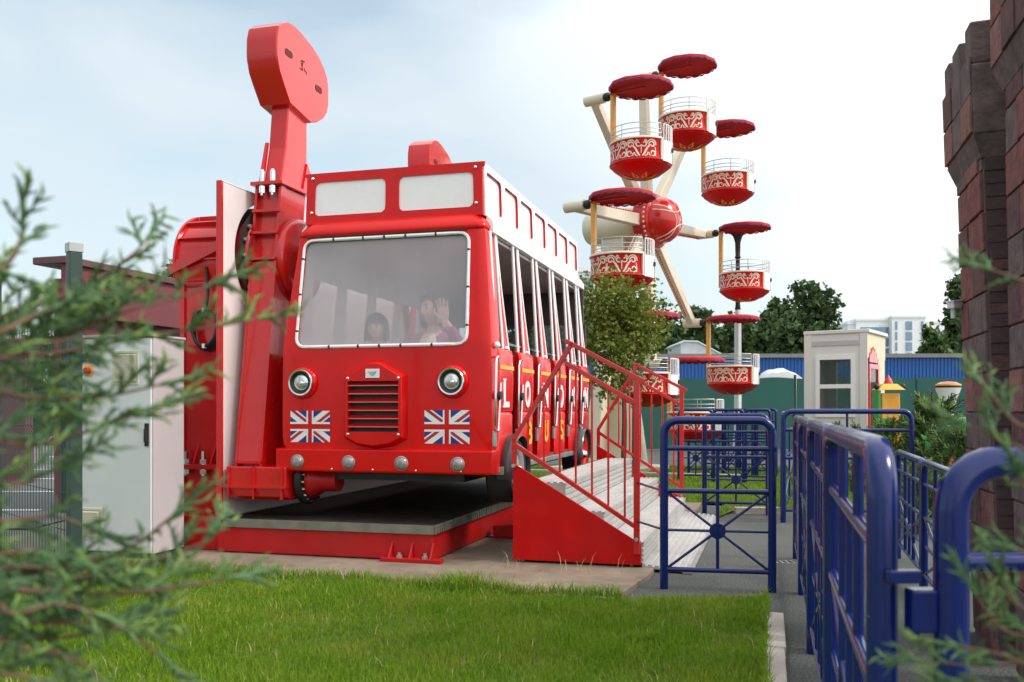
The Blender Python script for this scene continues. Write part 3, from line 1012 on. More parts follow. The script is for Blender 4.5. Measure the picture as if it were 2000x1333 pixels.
# --- bumper, lamps, grille, flags
m = MB()
bw = W2 + .012
m.loft([[(BC - bw, -.052, .672), (BC + bw, -.052, .672), (BC + bw, -.052, .832), (BC - bw, -.052, .832)]] , True, True, False)
m = MB()
m.extr([(-.055, .675), (-.045, .668), (.15, .668), (.15, .846), (-.02, .846), (-.055, .838)], 0, BC - bw, BC + bw)
bump = m.build('bumper', RED, BUS, 0, .008)
for px in (581, 681, 784, 894):
    x = a_at(px, -.06)
    m = MB()
    m.lathe([(0, .034), (.02, .033), (.036, .027), (.046, .014), (.05, 0)], (x, -.056, .742), (0, -1, 0), 24)
    l_ = m.build('marker_lamp', LAMPG, BUS, 60)
    MB().lathe([(.049, 0), (.054, .0), (.054, .010), (.049, .012)], (x, -.056, .742), (0, -1, 0), 24).build('bezel', STEEL, l_, 40)
for px in (648, 728, 812, 900):
    MB().ball((a_at(px, -.06), -.057, .69), .009, 8, 5).build('screw', CHROME, bump)
for px, py in ((590, 750), (883, 743)):
    x = a_at(px, -.02)
    o_ = (x, 0.0, 1.348)
    h_ = MB().lathe([(.128, -.01), (.124, .012), (.112, .03), (.10, .036)], o_, (0, -1, 0), 40).build('headlight', RED, BUS, 60)
    MB().lathe([(.092, .03), (.103, .036), (.105, .048), (.098, .056), (.088, .054), (.085, .044)], o_, (0, -1, 0), 40).build('rim', CHROME, h_, 60)
    MB().lathe([(.086, .046), (.062, .036), (.058, .03)], o_, (0, -1, 0), 40).build('surround', BLACK, h_, 60)
    MB().lathe([(0, .060), (.03, .057), (.05, .049), (.061, .038)], o_, (0, -1, 0), 32).build('lens', LENS, h_, 60)
    MB().ball((x + .012, -.058, 1.342), .016, 10, 6, (1, .5, 1)).build('bulb', CHROME, h_)
GX = -.918
gh = .232
g_out = [(GX - gh, 1.385), (GX - gh, .935), (GX - .13, .885), (GX, .868), (GX + .13, .885), (GX + gh, .935), (GX + gh, 1.385), (GX + .06, 1.485), (GX, 1.492), (GX - .06, 1.485)]
g_in = [(GX - .205, 1.355), (GX - .205, .975), (GX - .12, .975), (GX, .975), (GX + .12, .975), (GX + .205, .975), (GX + .205, 1.355), (GX + .05, 1.355), (GX, 1.355), (GX - .05, 1.355)]
grow = [(GX + (x - GX) * 1.10, 1.18 + (z - 1.18) * 1.07) for x, z in g_out]
m = MB()
m.loft([[(x, -.001, z) for x, z in grow], [(x, -.055, z) for x, z in g_out], [(x, -.062, z) for x, z in [(GX + (x - GX) * .97, 1.18 + (z - 1.18) * .98) for x, z in g_out]], [(x, -.062, z) for x, z in g_in], [(x, -.012, z) for x, z in g_in]])
grl = m.build('grille', RED, BUS, 30)
MB().box(GX - .21, GX + .21, -.010, -.006, .97, 1.36).build('grille_back', BLACK, grl, 0)
for k in range(6):
    z = .992 + .062 * k + .018
    MB().extr([(-.014, z + .018), (-.05, z - .006), (-.056, z), (-.050, z + .004), (-.014, z + .026)], 0, GX - .2045, GX + .2045).build('louvre', RED2, grl, 0)
    MB().bar((GX - .204, -.0555, z + .001), (GX + .204, -.0555, z + .001), .004, .004).build('louvre_lip', STEEL, grl, 0)
for x, z in ((GX - .205, 1.375), (GX + .205, 1.375), (GX - .205, .955), (GX + .205, .955)):
    MB().ball((x, -.062, z), .012, 8, 5, (1, .6, 1)).build('screw', CHROME, grl)
pl = MB().box(GX - .055, GX + .055, -.069, -.0625, 1.378, 1.445).build('badge', FLAGW, grl, 0)
m = MB()
zz = 1.412
wing = [(-.036, .010), (-.024, .014), (-.012, .010), (.012, .014), (.026, .012), (.036, .016), (.030, .002), (.024, -.004), (.018, -.014), (.006, -.018), (-.01, -.017), (-.016, -.010), (-.022, .0)]
m.prism([(GX + x, -.0693, zz + z) for x, z in wing], [(GX + x, -.0705, zz + z) for x, z in wing])
m.build('badge_emblem', TEAL, pl, 0)
m = MB()
for x0, z0_, x1, z1_ in ((-.026, .005, .026, .007), (-.02, -.003, .02, -.002), (-.012, -.010, .014, -.009)):
    m.bar((GX + x0, -.0709, zz + z0_), (GX + x1, -.0709, zz + z1_), .0022, .0008, (0, 1, 0))
m.build('badge_lettering', FLAGW, pl, 0)
# union flag decals
def clip(poly, x0, x1, y0, y1):
    def cut(p, f, g):
        r = []
        for i in range(len(p)):
            a, b = p[i], p[(i + 1) % len(p)]
            if f(a) >= 0: r.append(a)
            if (f(a) >= 0) != (f(b) >= 0):
                t = f(a) / (f(a) - f(b))
                r.append((a[0] + (b[0] - a[0]) * t, a[1] + (b[1] - a[1]) * t))
        return r
    for f in (lambda q: q[0] - x0, lambda q: x1 - q[0], lambda q: q[1] - y0, lambda q: y1 - q[1]):
        if poly: poly = cut(poly, f, None)
    return poly
def flag(cx, cz, hw, hh):
    m = MB()
    def put(poly, layer, mi):
        if len(poly) >= 3:
            m.mi = mi
            m.add([(cx + x, -.0015 - .0012 * layer, cz + z) for x, z in poly], [tuple(range(len(poly)))])
    gx, gz = hw * .10, hh * .16
    for sx in (-1, 1):
        for sz in (-1, 1):
            xa, xb = sorted((sx * gx, sx * hw))
            za, zb = sorted((sz * gz, sz * hh))
            q = [(xa, za), (xb, za), (xb, zb), (xa, zb)]
            put(q, 0, 0)
            d = Vector((hw, hh * sx * sz)).normalized()
            nrm = Vector((-d.y, d.x))
            def band(o0, o1):
                e = d * (hw * 2)
                a, b = nrm * o0, nrm * o1
                return [(a.x - e.x, a.y - e.y), (a.x + e.x, a.y + e.y), (b.x + e.x, b.y + e.y), (b.x - e.x, b.y - e.y)]
            put(clip(band(-.036, .036), xa, xb, za, zb), 1, 1)
            k = 1 if sx > 0 else -1
            o0, o1 = (-.024, -.002) if k > 0 else (.002, .024)
            put(clip(band(o0, o1), xa, xb, za, zb), 2, 2)
            w = hw * .075
            hwz = hh * .13
            xw = sorted((sx * gx, sx * (gx + w)))
            zw = sorted((sz * gz, sz * (gz + hwz)))
            put([(xw[0], za), (xw[1], za), (xw[1], zb), (xw[0], zb)], 3, 1)
            put([(xa, zw[0]), (xb, zw[0]), (xb, zw[1]), (xa, zw[1])], 3.4, 1)
    return m.build('flag', [FLAGB, FLAGW, FLAGR], BUS, 0)
flag(a_at(606, 0), 1.01, .168, .121)
flag(a_at(873, 0), 1.013, .176, .124)

# --- floor, chassis, inside
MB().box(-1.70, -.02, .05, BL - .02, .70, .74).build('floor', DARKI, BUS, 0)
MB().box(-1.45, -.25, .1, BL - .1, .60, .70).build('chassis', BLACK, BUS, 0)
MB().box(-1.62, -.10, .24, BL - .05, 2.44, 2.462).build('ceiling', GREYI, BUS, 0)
MB().box(-1.715, -1.66, .18, BL, .70, 1.60).build('left_wall', RED, BUS, 0, .01)
# left header with painted bright holes, left posts
m = MB()
hx = -1.635
m.box(hx - .012, hx, .2, BL - .03, 2.20, 2.47)
lh = m.build('left_header', GREYI, BUS, 0)
m = MB()
for k in range(6):
    for r_ in range(2):
        for i in range(5):
            y = .42 + .62 * k + .065 * i + .03 * r_
            z = 2.30 + .07 * r_
            m.extr([(y + .016 * math.cos(t * math.pi / 3), z + .024 * math.sin(t * math.pi / 3)) for t in range(6)], 0, hx + .001, hx + .003)
struct(m.build('vent_hole_light_dots', WHITE, lh, 0), 'stuff')  # white discs, light seen through the holes painted as colour
for k in range(6):
    y = .20 + .62 * k + (.0 if k else .0)
    MB().prism([(-1.70, y, 1.60), (-1.66, y, 1.60), (-1.66, y + .17, 1.60), (-1.70, y + .17, 1.60)],
               [(-1.635, y + .02, 2.46), (-1.60, y + .02, 2.46), (-1.60, y + .13, 2.46), (-1.635, y + .13, 2.46)]).build('left_post', GREYI, BUS, 0)
# rear wall with window
m = MB()
P_ = lambda x, z: (x, BL - .02, z)
m.box(-1.715, -.0, BL - .03, BL, .68, 1.62)
m.box(-1.66, -.06, BL - .03, BL, 2.08, 2.60)
m.box(-1.70, -1.52, BL - .03, BL, 1.62, 2.08)
m.box(-.16, -.03, BL - .03, BL, 1.62, 2.08)
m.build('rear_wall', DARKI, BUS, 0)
MB().box(-1.52, -.16, BL - .02, BL - .014, 1.62, 2.08).build('rear_window', PANE, BUS, 0)
# benches
for k in range(5):
    y = .82 + .62 * k
    s_ = MB().box(-1.62, -.12, y - .36, y - .02, 1.10, 1.17).build('bench', DARKI, BUS, 0, .02)
    MB().prism([(-1.62, y, .74), (-.12, y, .74), (-.12, y + .05, .74), (-1.62, y + .05, .74)],
               [(-1.60, y + .10, 1.58), (-.14, y + .10, 1.58), (-.14, y + .14, 1.58), (-1.60, y + .14, 1.58)]).build('backrest', DARKI, s_, 0, .015)
    MB().box(-1.60, -.14, y - .34, y - .08, .741, 1.099).build('bench_base', DARKI, s_, 0)

# --- open right side: six seat panels with letters, posts, folding rails
PS = [.13, .76, 1.40, 2.04, 2.68, 3.27]
PE = [.55, 1.19, 1.84, 2.47, 3.09, 3.66]
def letter(ch, size, y, z, mt, name, parent, x, sx=1.0):
    cu = bpy.data.curves.new('letter', 'FONT')
    cu.body = ch
    cu.size = 1.0
    cu.extrude = .004
    cu.offset = .028
    tmp = bpy.data.objects.new('letter', cu)
    COL.objects.link(tmp)
    dg = bpy.context.evaluated_depsgraph_get()
    me = bpy.data.meshes.new_from_object(tmp.evaluated_get(dg))
    COL.objects.unlink(tmp)
    bpy.data.objects.remove(tmp)
    co = np.empty(len(me.vertices) * 3, np.float32)
    me.vertices.foreach_get('co', co)
    co = co.reshape(-1, 3)
    x0, x1, y0, y1 = co[:, 0].min(), co[:, 0].max(), co[:, 1].min(), co[:, 1].max()
    kx, ky = size[0] / (x1 - x0), size[1] / (y1 - y0)
    new = np.stack([x + co[:, 2], y + (co[:, 0] - x0) * kx, z + (co[:, 1] - y0) * ky], 1)
    me.vertices.foreach_set('co', new.ravel().astype(np.float32))
    me.materials.clear()
    me.materials.append(mt)
    me.update()
    o_ = link(name, me, parent)
    m = MB()
    bars = {'L': ((-.12, .42, 1), (-.12, .4, 0), (.86, 1.0, .16)), 'N': ((-.12, .3, 1), (-.12, .32, 0), (.7, 1.12, 1)), 'D': ((-.15, .3, 1), (-.15, .3, 0)),
            'B': ((-.15, .3, 1), (-.15, .3, 0)), 'U': ((-.12, .36, 1), (.66, 1.12, 1)), 'S': (), 'O': ()}[ch]
    for f0, f1, t in bars:
        zz_ = z + size[1] * t
        w_ = .011
        za, zb = (zz_ - w_, zz_ + .001) if t > .5 else ((zz_ - .001, zz_ + w_) if t == 0 else (z, zz_))
        MB().box(x - .0035, x + .0045, y + size[0] * f0, y + size[0] * f1, za, zb).build('serif', mt, o_, 0)
for k in range(6):
    y0, y1 = PS[k], PE[k]
    # bulged lower panel: profile in (x,z)
    prof = [(-.03, .70), (.0, .72), (.004, 1.10), (-.006, 1.118), (.006, 1.13), (.012, 1.35), (.008, 1.56), (-.005, 1.60), (-.035, 1.615), (-.05, 1.60), (-.05, .70)]
    m = MB()
    rings = []
    for t, ins_ in ((0, -.016), (.04, -.002), (.1, 0), (.9, 0), (.96, -.002), (1, -.016)):
        rings.append([(x + (ins_ if x > -.045 else 0), y0 + (y1 - y0) * t, z) for x, z in prof])
    m.loft(rings, True, True, True)
    pn = m.build('side_panel', RED, BUS, 40)
    m = MB()
    m.extr([(.008, 1.442), (.0145, 1.444), (.0145, 1.474), (.008, 1.476)], 1, y0 + .02, y1 - .02)
    m.build('gold_stripe', YELL, pn, 0)
    letter('LONDON'[k], (.17 if k else .15, .215), y0 + .11, 1.158, FLAGW, 'letter', pn, .013)
    if k in (1, 2, 3):
        letter(' BUS'[k], (.145, .19), y0 + (.21 if k == 1 else .16), .85, YELL, 'letter', pn, .0075)
    # black sheet in the open doorway, the inner shade put into its colour
    g0 = PE[k - 1] if k else .04
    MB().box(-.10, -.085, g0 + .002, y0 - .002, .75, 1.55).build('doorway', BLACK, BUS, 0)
    # folding chrome rail
    m = MB()
    gy = y0 - .012
    m.tube([(.0, gy + .03, 1.50), (.02, gy - .01, 1.535), (.022, gy - .085, 1.52), (.022, gy - .10, 1.49), (.02, gy - .12, 1.03), (.02, gy - .10, .99), (.02, gy - .05, .985), (.02, gy - .035, 1.02), (.03, gy - .012, 1.34)], .0095, 8)
    rl = m.build('grab_rail', CHROME, BUS, 60)
    MB().box(-.01, .012, gy - .10, gy - .04, .87, .985).build('rail_bracket', STEEL, rl, 0, .004)
    m = MB()
    m.cyl((.0, gy - .05, 1.245), (.045, gy - .05, 1.245), .030, n=14)
    m.box(.012, .028, gy - .05, gy + .06, 1.235, 1.255)
    m.build('rail_latch', BLACK, rl, 30)
    # posts: slim white tube and tapering red post with white edges
    xt = -.09
    m = MB()
    m.cyl((-.028, y0 + .035, 1.60), (xt + .01, y0 + .055, 2.475), .014, n=10)
    m.build('white_post', WHITE, BUS, 60)
    y2 = y0 + .16
    m = MB()
    n_ = 8
    ringL = []
    for i in range(n_ + 1):
        t = i / n_
        z = 1.60 + .875 * t
        x = -.012 + (xt + .004 + .012) * t
        wdt = .13 * (1 - t) ** 1.6 + .035
        yc = y2 + .03 * t
        ringL.append([(x - .03, yc, z), (x, yc, z), (x, yc + wdt, z), (x - .03, yc + wdt, z)])
    m.loft(ringL, True, True, True)
    ps = m.build('red_post', RED, BUS, 30)
    for s_ in (1, 2):
        m = MB()
        m.tube([Vector(r_[s_]) + Vector((.003, 0, 0)) for r_ in ringL], .012 if s_ == 1 else .0095, 8)
        m.build('post_edge', WHITE, ps, 60)
    MB().lathe([(0, .022), (.016, .018), (.022, .006), (.022, 0)], (-.012, y2 + .10, 1.607), (0, 0, 1), 14).build('post_foot', WHITE, ps, 60)
MB().ball((.012, .07, 1.615), .026, 14, 8).build('corner_knob', WHITE, BUS)
MB().box(-.04, -.028, .2, BL - .05, 1.645, 1.66).build('belt_rail', CHROME, BUS, 0)
MB().box(-.06, .012, .15, BL, .672, .715).build('sill', STEEL, BUS, 0, .004)
MB().box(-.02, .03, BL - .07, BL + .06, .72, .92).build('rear_step', RED, BUS, 0, .01)
# wheels outside the panels
for yc in (.46, 3.10):
    wx = MB()
    prof = [(.0, .0), (.13, .0), (.15, .02), (.16, .03), (.18, .035), (.225, .04), (.245, .02), (.25, -.05), (.245, -.14), (.22, -.16), (.0, -.16)]
    wx.lathe([(r_, h_) for r_, h_ in prof[4:]], (.03, yc, .67), (1, 0, 0), 40)
    w_ = wx.build('wheel', BLACK, BUS, 40)
    MB().lathe([(0, .035), (.05, .035), (.06, .02), (.13, .012), (.15, .03), (.182, .038)], (.03, yc, .67), (1, 0, 0), 40).build('rim', RED2 if yc > 1 else STEEL, w_, 40)
    MB().lathe([(0, .07), (.03, .065), (.045, .03)], (.03, yc, .67), (1, 0, 0), 20).build('hub_cap', CHROME, w_, 60)
    m = MB()
    rr_ = [(.26, -.05), (.278, -.02), (.282, .03), (.275, .065), (.262, .08), (.255, .07), (.262, .03), (.255, -.05)]
    m.lathe(rr_, (.02, yc, .675), (1, 0, 0), 28, a0=R(-12), a1=R(192), ref=(0, 1, 0))
    m.build('fender', DARKST2, w_, 60)
MB().box(-.05, .035, .16, .30, .655, .715).build('step_bracket', STEEL, BUS, 0, .004)
# ================================================================== PEOPLE IN THE BUS
SKIN = mat('skin', (0.62, 0.40, 0.30), 0.55, var=0.05)
HAIR = mat('dark_hair', (0.022, 0.016, 0.014), 0.45, var=0.4, scale=60)
JACKET = mat('magenta_jacket', (0.30, 0.035, 0.16), 0.8, var=0.15, scale=14)
TOP = mat('beige_top', (0.62, 0.52, 0.42), 0.85, var=0.08)
TROUS = mat('dark_trousers', (0.03, 0.035, 0.06), 0.85)
PINKT = mat('pink_child_top', (0.55, 0.22, 0.30), 0.85)
LIP = mat('lip', (0.45, 0.14, 0.12), 0.5)
EYEW = mat('eye_white', (0.42, 0.36, 0.33), 0.4)
EYED = mat('eye_dark', (0.02, 0.013, 0.01), 0.2)
def skin_mesh(nodes, edges, sub=2):
    """nodes: {name: (x,y,z,r)}; returns an evaluated continuous mesh"""
    keys = list(nodes)
    me = bpy.data.meshes.new('skin')
    me.from_pydata([nodes[k][:3] for k in keys], [(keys.index(a), keys.index(b)) for a, b in edges], [])
    o_ = bpy.data.objects.new('skin', me)
    COL.objects.link(o_)
    o_.modifiers.new('s', 'SKIN')
    for i, k in enumerate(keys):
        r_ = nodes[k][3]
        rx, ry = r_ if isinstance(r_, tuple) else (r_, r_)
        me.skin_vertices[0].data[i].radius = (rx, ry)
    me.skin_vertices[0].data[0].use_root = True
    sb = o_.modifiers.new('u', 'SUBSURF')
    sb.levels = sb.render_levels = sub
    dg = bpy.context.evaluated_depsgraph_get()
    out = bpy.data.meshes.new_from_object(o_.evaluated_get(dg))
    COL.objects.unlink(o_)
    bpy.data.objects.remove(o_)
    return out
def mb_mesh(mb, me, mi=0):
    mb.mi = mi
    mb.add([tuple(v.co) for v in me.vertices], [tuple(p.vertices) for p in me.polygons])
def head(mb, c, s, yaw=0.0, tilt=0.0):
    """head with nose, sockets, chin and ears; faces -y"""
    M = Matrix.Translation(c) @ Matrix.Rotation(yaw, 4, 'Z') @ Matrix.Rotation(tilt, 4, 'Y')
    n, m = 32, 24
    vs, fs = [], []
    for j in range(m + 1):
        t = math.pi * j / m
        for i in range(n):
            a = 2 * math.pi * i / n
            x, y, z = math.sin(t) * math.sin(a), -math.sin(t) * math.cos(a), math.cos(t)
            f = max(0.0, -y)
            X, Y, Z = x * .074, y * .092, z * .115
            if z < 0:
                k = 1 - .30 * (-z) ** 1.5
                X *= k
                Y *= (1 - .10 * (-z)) if y < 0 else (1 - .35 * (-z))
            g = lambda x0, z0, sx, sz: math.exp(-((x - x0) / sx) ** 2 - ((z - z0) / sz) ** 2) * (f > .3)
            Y -= .022 * g(0, -.16, .12, .13) + .010 * g(0, .02, .09, .16)      # nose
            Y += .011 * (g(-.36, .06, .17, .11) + g(.36, .06, .17, .11))       # eye sockets
            Y -= .008 * g(0, -.46, .25, .10)                                    # mouth
            Y -= .010 * g(0, -.80, .3, .15)                                     # chin
            X += math.copysign(.012, x) * math.exp(-((abs(x) - .98) / .12) ** 2 - ((z + .05) / .22) ** 2 - (y / .18) ** 2)
            vs.append(M @ Vector((X * s, Y * s, Z * s)))
    for j in range(m):
        for i in range(n):
            l = (i + 1) % n
            fs.append((j * n + i, (j + 1) * n + i, (j + 1) * n + l, j * n + l))
    mb.mi = 0
    mb.add(vs, fs)
    for sx in (-1, 1):
        o = len(mb.v)
        mb.mi = 2
        mb.ball((0, 0, 0), .0125 * s, 10, 8)
        for i in range(o, len(mb.v)):
            mb.v[i] = tuple(M @ (Vector(mb.v[i]) + Vector((sx * .027 * s, -.073 * s, .008 * s))))
        o = len(mb.v)
        mb.mi = 3
        mb.ball((0, 0, 0), .0072 * s, 8, 6)
        for i in range(o, len(mb.v)):
            mb.v[i] = tuple(M @ (Vector(mb.v[i]) + Vector((sx * .027 * s, -.0805 * s, .007 * s))))
        mb.mi = 4
        mb.bar(M @ Vector((sx * .013 * s, -.089 * s, .027 * s)), M @ Vector((sx * .043 * s, -.079 * s, .028 * s)), .006 * s, .006 * s)
    mb.mi = 1
    mb.tube([M @ Vector((x * s, (-.0935 + abs(x) * .35) * s, -.054 * s)) for x in (-.024, -.012, 0, .012, .024)], [.002 * s, .006 * s, .0065 * s, .006 * s, .002 * s], 6)
    return M
def hair_shell(M, s, low, fringe, puff=1.12, length=.0):
    mb = MB()
    n, m = 36, 18
    rings = []
    for j in range(m + 1):
        ring_ = []
        for i in range(n):
            a = 2 * math.pi * i / n
            fr = math.cos(a)                       # 1 at the face
            t1 = 2.45 if fr < .45 else (1.05 + fringe)
            t1 += .06 * math.sin(7 * a) + .04 * math.sin(17 * a)
            t = t1 * j / m
            x, y, z = math.sin(t) * math.sin(a), -math.sin(t) * math.cos(a), math.cos(t)
            p = Vector((x * .079 * puff, y * .099 * puff, z * .121 * (1.04 if z > 0 else 1.0)))
            if t > 1.5:
                k = (t - 1.5)
                p = Vector((math.sin(a) * .079 * puff * (1 + .10 * k), -math.cos(a) * .099 * puff * (1 + .03 * k), .121 * math.cos(1.5) - k * low))
            p *= 1 + .018 * math.sin(23 * a + j)
            ring_.append(M @ (p * s))
        rings.append(ring_)
    mb.loft(rings)
    return mb
def hand(mb, wrist, fwd, side, s=1.0, spread=1.0):
    """open hand: palm and five separate slightly bent fingers; fwd along the fingers, side towards the thumb"""
    f, sd = Vector(fwd).normalized(), Vector(side).normalized()
    up = f.cross(sd).normalized()
    w = Vector(wrist)
    P = lambda a, b, c: w + f * (a * s) + sd * (b * s) + up * (c * s)
    rings = []
    for a, hw, th in ((-.05, .022, .018), (-.015, .024, .016), (.01, .032, .016), (.045, .040, .015), (.075, .041, .012), (.09, .037, .009)):
        rings.append([P(a, hw * math.cos(t), th * math.sin(t)) for t in [2 * math.pi * i / 16 for i in range(16)]])
    mb.loft(rings, True, True, True)
    for b, L, r_, ang in ((.029, .068, .0088, .16), (.010, .076, .0092, .04), (-.010, .071, .0088, -.08), (-.029, .056, .0078, -.22)):
        d = f * math.cos(ang * spread) + sd * math.sin(ang * spread)
        p0 = P(.078, b, 0)
        pts = [p0, p0 + d * L * s * .38 + up * .002 * s, p0 + d * L * s * .72 + up * .006 * s, p0 + d * L * s * .97 + up * .013 * s, p0 + d * L * s * 1.02 + up * .015 * s]
        mb.tube(pts, [r_ * s, r_ * s * 1.02, r_ * s * .92, r_ * s * .72, r_ * s * .3], 8)
    d = (f * .72 + sd * .69)
    p0 = P(.012, .024, .002)
    mb.tube([p0, p0 + d * .030 * s, p0 + d * .055 * s + up * .004 * s, p0 + (d * .5 + f * .5).normalized() * .078 * s + sd * .008 * s, p0 + (d * .5 + f * .5).normalized() * .082 * s + sd * .008 * s], [.013 * s, .0115 * s, .0098 * s, .0078 * s, .003 * s], 8)

# woman
wa, wb = a_at(845, .62), .62
wz = z_at(606, wa, wb)
woman = thing('person', 'waving dark-haired adult in a magenta jacket and beige top behind the windscreen', 'person', bus(wa, wb, 1.17), ROT)
hz = wz - 1.17
hcx, hcz = 0.0, hz
ha = a_at(868, .34) - wa
hb_ = .34 - wb
hzz = z_at(612, wa + ha, .34) - 1.17
bd = MB()
S = 1.12
nodes = {'pel': (0, .04, .08, .12), 'bel': (0, .05, .28, .115), 'che': (0, .04, hz - .32, (.13, .10)), 'nec': (0, .03, hz - .15, .055), 'nek2': (0, .015, hz - .06, .052),
         'shL': (-.175, .04, hz - .25, .06), 'elL': (-.25, -.06, hz - .5, .045), 'wrL': (-.16, -.22, .16, .03),
         'shR': (.175, .04, hz - .25, .06), 'elR': (ha + .13, hb_ + .12, hz - .36, .045), 'wrR': (ha, hb_, hzz - .05, .026),
         'hpL': (-.10, -.02, .07, .09), 'knL': (-.12, -.36, .04, .065), 'anL': (-.12, -.34, -.34, .045),
         'hpR': (.10, -.02, .07, .09), 'knR': (.12, -.36, .04, .065), 'anR': (.12, -.34, -.34, .045)}
ed = [('pel', 'bel'), ('bel', 'che'), ('che', 'nec'), ('nec', 'nek2'), ('che', 'shL'), ('shL', 'elL'), ('elL', 'wrL'), ('che', 'shR'), ('shR', 'elR'), ('elR', 'wrR'),
      ('pel', 'hpL'), ('hpL', 'knL'), ('knL', 'anL'), ('pel', 'hpR'), ('hpR', 'knR'), ('knR', 'anR')]
mb_mesh(bd, skin_mesh(nodes, ed))
Mh = head(bd, Vector((hcx, -.01, hcz)), S, yaw=R(-28), tilt=R(-6))
bd.mi = 0
hand(bd, (ha, hb_, hzz - .05), (-.10, -.12, 1), (-1, -.1, -.1), 1.08)
hand(bd, (-.16, -.22, .16), (.5, -.8, -.1), (.7, .4, .3), 1.0)
bd.build('body', [SKIN, LIP, EYEW, EYED, HAIR], woman, 70)
hair_shell(Mh, S, .13, .02, 1.16).build('hair', HAIR, woman, 70)
jn = {k: (v[0], v[1], v[2], (v[3][0] * 1.22, v[3][1] * 1.25) if isinstance(v[3], tuple) else v[3] * 1.3) for k, v in nodes.items() if k in ('bel', 'che', 'shL', 'elL', 'shR', 'elR', 'wrL', 'pel')}
t_ = .82
p0, p1 = Vector(nodes['elR'][:3]), Vector(nodes['wrR'][:3])
pc = p0.lerp(p1, t_)
jn['cuR'] = (pc.x, pc.y, pc.z, .042)
jm = skin_mesh(jn, [('pel', 'bel'), ('bel', 'che'), ('che', 'shL'), ('shL', 'elL'), ('elL', 'wrL'), ('che', 'shR'), ('shR', 'elR'), ('elR', 'cuR')])
jb = MB()
mb_mesh(jb, jm)
jb.build('jacket', JACKET, woman, 70)
m = MB()
m.loft([[(x * w_ - .01, y_ - .012 * (1 - abs(x)), z_) for x in (-1, -.6, -.2, .2, .6, 1)] for z_, w_, y_ in ((.10, .10, -.135), (hz - .5, .10, -.132), (hz - .34, .09, -.115), (hz - .25, .07, -.075), (hz - .19, .05, -.05))], False)
m.build('top', TOP, woman, 70)
# child
ca, cb_ = a_at(737, .60), .60
cz_ = z_at(641, ca, cb_)
child = thing('person', 'child with dark bobbed hair and fringe sitting left of the waving adult', 'person', bus(ca, cb_, 1.17), ROT)
hz = cz_ - 1.17
bd = MB()
sc_ = hz / .66
nodes = {'pel': (0, .05, .08, .10), 'bel': (0, .05, .20 * sc_, .095), 'che': (0, .04, hz - .26, (.105, .085)), 'nec': (0, .03, hz - .13, .045), 'nk2': (0, .015, hz - .05, .043),
         'shL': (-.13, .04, hz - .20, .05), 'elL': (-.18, -.05, .22 * sc_, .036), 'wrL': (-.10, -.20, .17, .025),
         'shR': (.13, .04, hz - .20, .05), 'elR': (.18, -.05, .22 * sc_, .036), 'wrR': (.10, -.20, .17, .025),
         'hpL': (-.08, -.02, .07, .075), 'knL': (-.09, -.28, .05, .055), 'anL': (-.09, -.27, -.25, .038),
         'hpR': (.08, -.02, .07, .075), 'knR': (.09, -.28, .05, .055), 'anR': (.09, -.27, -.25, .038)}
ed = [('pel', 'bel'), ('bel', 'che'), ('che', 'nec'), ('nec', 'nk2'), ('che', 'shL'), ('shL', 'elL'), ('elL', 'wrL'), ('che', 'shR'), ('shR', 'elR'), ('elR', 'wrR'),
      ('pel', 'hpL'), ('hpL', 'knL'), ('knL', 'anL'), ('pel', 'hpR'), ('hpR', 'knR'), ('knR', 'anR')]
mb_mesh(bd, skin_mesh(nodes, ed))
Mh = head(bd, Vector((0, -.01, hz)), 1.0, yaw=R(4))
bd.mi = 0
hand(bd, (-.10, -.20, .17), (.3, -.9, 0), (.9, .3, .2), .8)
hand(bd, (.10, -.20, .17), (-.3, -.9, 0), (-.9, .3, .2), .8)
bd.build('body', [SKIN, LIP, EYEW, EYED, HAIR], child, 70)
hair_shell(Mh, 1.0, .12, .22, 1.22).build('hair', HAIR, child, 70)
jn = {k: (v[0], v[1], v[2], (v[3][0] * 1.2, v[3][1] * 1.2) if isinstance(v[3], tuple) else v[3] * 1.25) for k, v in nodes.items() if k[:2] in ('pe', 'be', 'ch', 'sh', 'el', 'wr')}
jm = skin_mesh(jn, [e for e in ed if e[0] in jn and e[1] in jn])
jb = MB()
mb_mesh(jb, jm)
jb.build('top', PINKT, child, 70)

# ================================================================== ENTRANCE STAIRS
ST = ride_thing('entrance_stairs', 'red boarding stairs with ribbed aluminium treads and red railings', 'stairs')
SE = 3.40
PANEL = [(.14, .05), (1.07, .05), (1.07, .20), (.14, .755)]
MB().extr(PANEL, 1, .045, .062).build('side_panel', REDF, ST, 0, .003)
MB().extr(PANEL, 1, SE, SE + .017).build('side_panel', REDF, ST, 0, .003)
MB().box(.16, .30, .08, SE - .01, .05, .60).build('inner_wall', DARKI, ST, 0)
def ribs(p0, p1, n, depth, nrm):
    """ribbed sheet profile from p0 to p1 in (a,z)"""
    out = []
    for i in range(n):
        for t, d in ((.0, 0), (.50, 0), (.58, -depth), (.92, -depth)):
            f = (i + t) / n
            out.append((p0[0] + (p1[0] - p0[0]) * f + nrm[0] * d, p0[1] + (p1[1] - p0[1]) * f + nrm[1] * d))
    out.append(p1)
    return out
def ribbed(name, p0, p1, n, nrm, b0=.068, b1=SE - .006, th=.02, depth=.009):
    pr = ribs(p0, p1, n, depth, nrm)
    back = [(p1[0] - nrm[0] * th, p1[1] - nrm[1] * th), (p0[0] - nrm[0] * th, p0[1] - nrm[1] * th)]
    return MB().extr([(x, z) for x, z in pr] + back, 1, b0, b1)
def swapxz(mb): return mb
lev = [.62, .42, .22]
aa = [.25, .53, .81, 1.09]
prof_s = [(.25, .06), (.25, .612), (.525, .612), (.525, .412), (.805, .412), (.805, .212), (1.068, .212), (1.068, .06)]
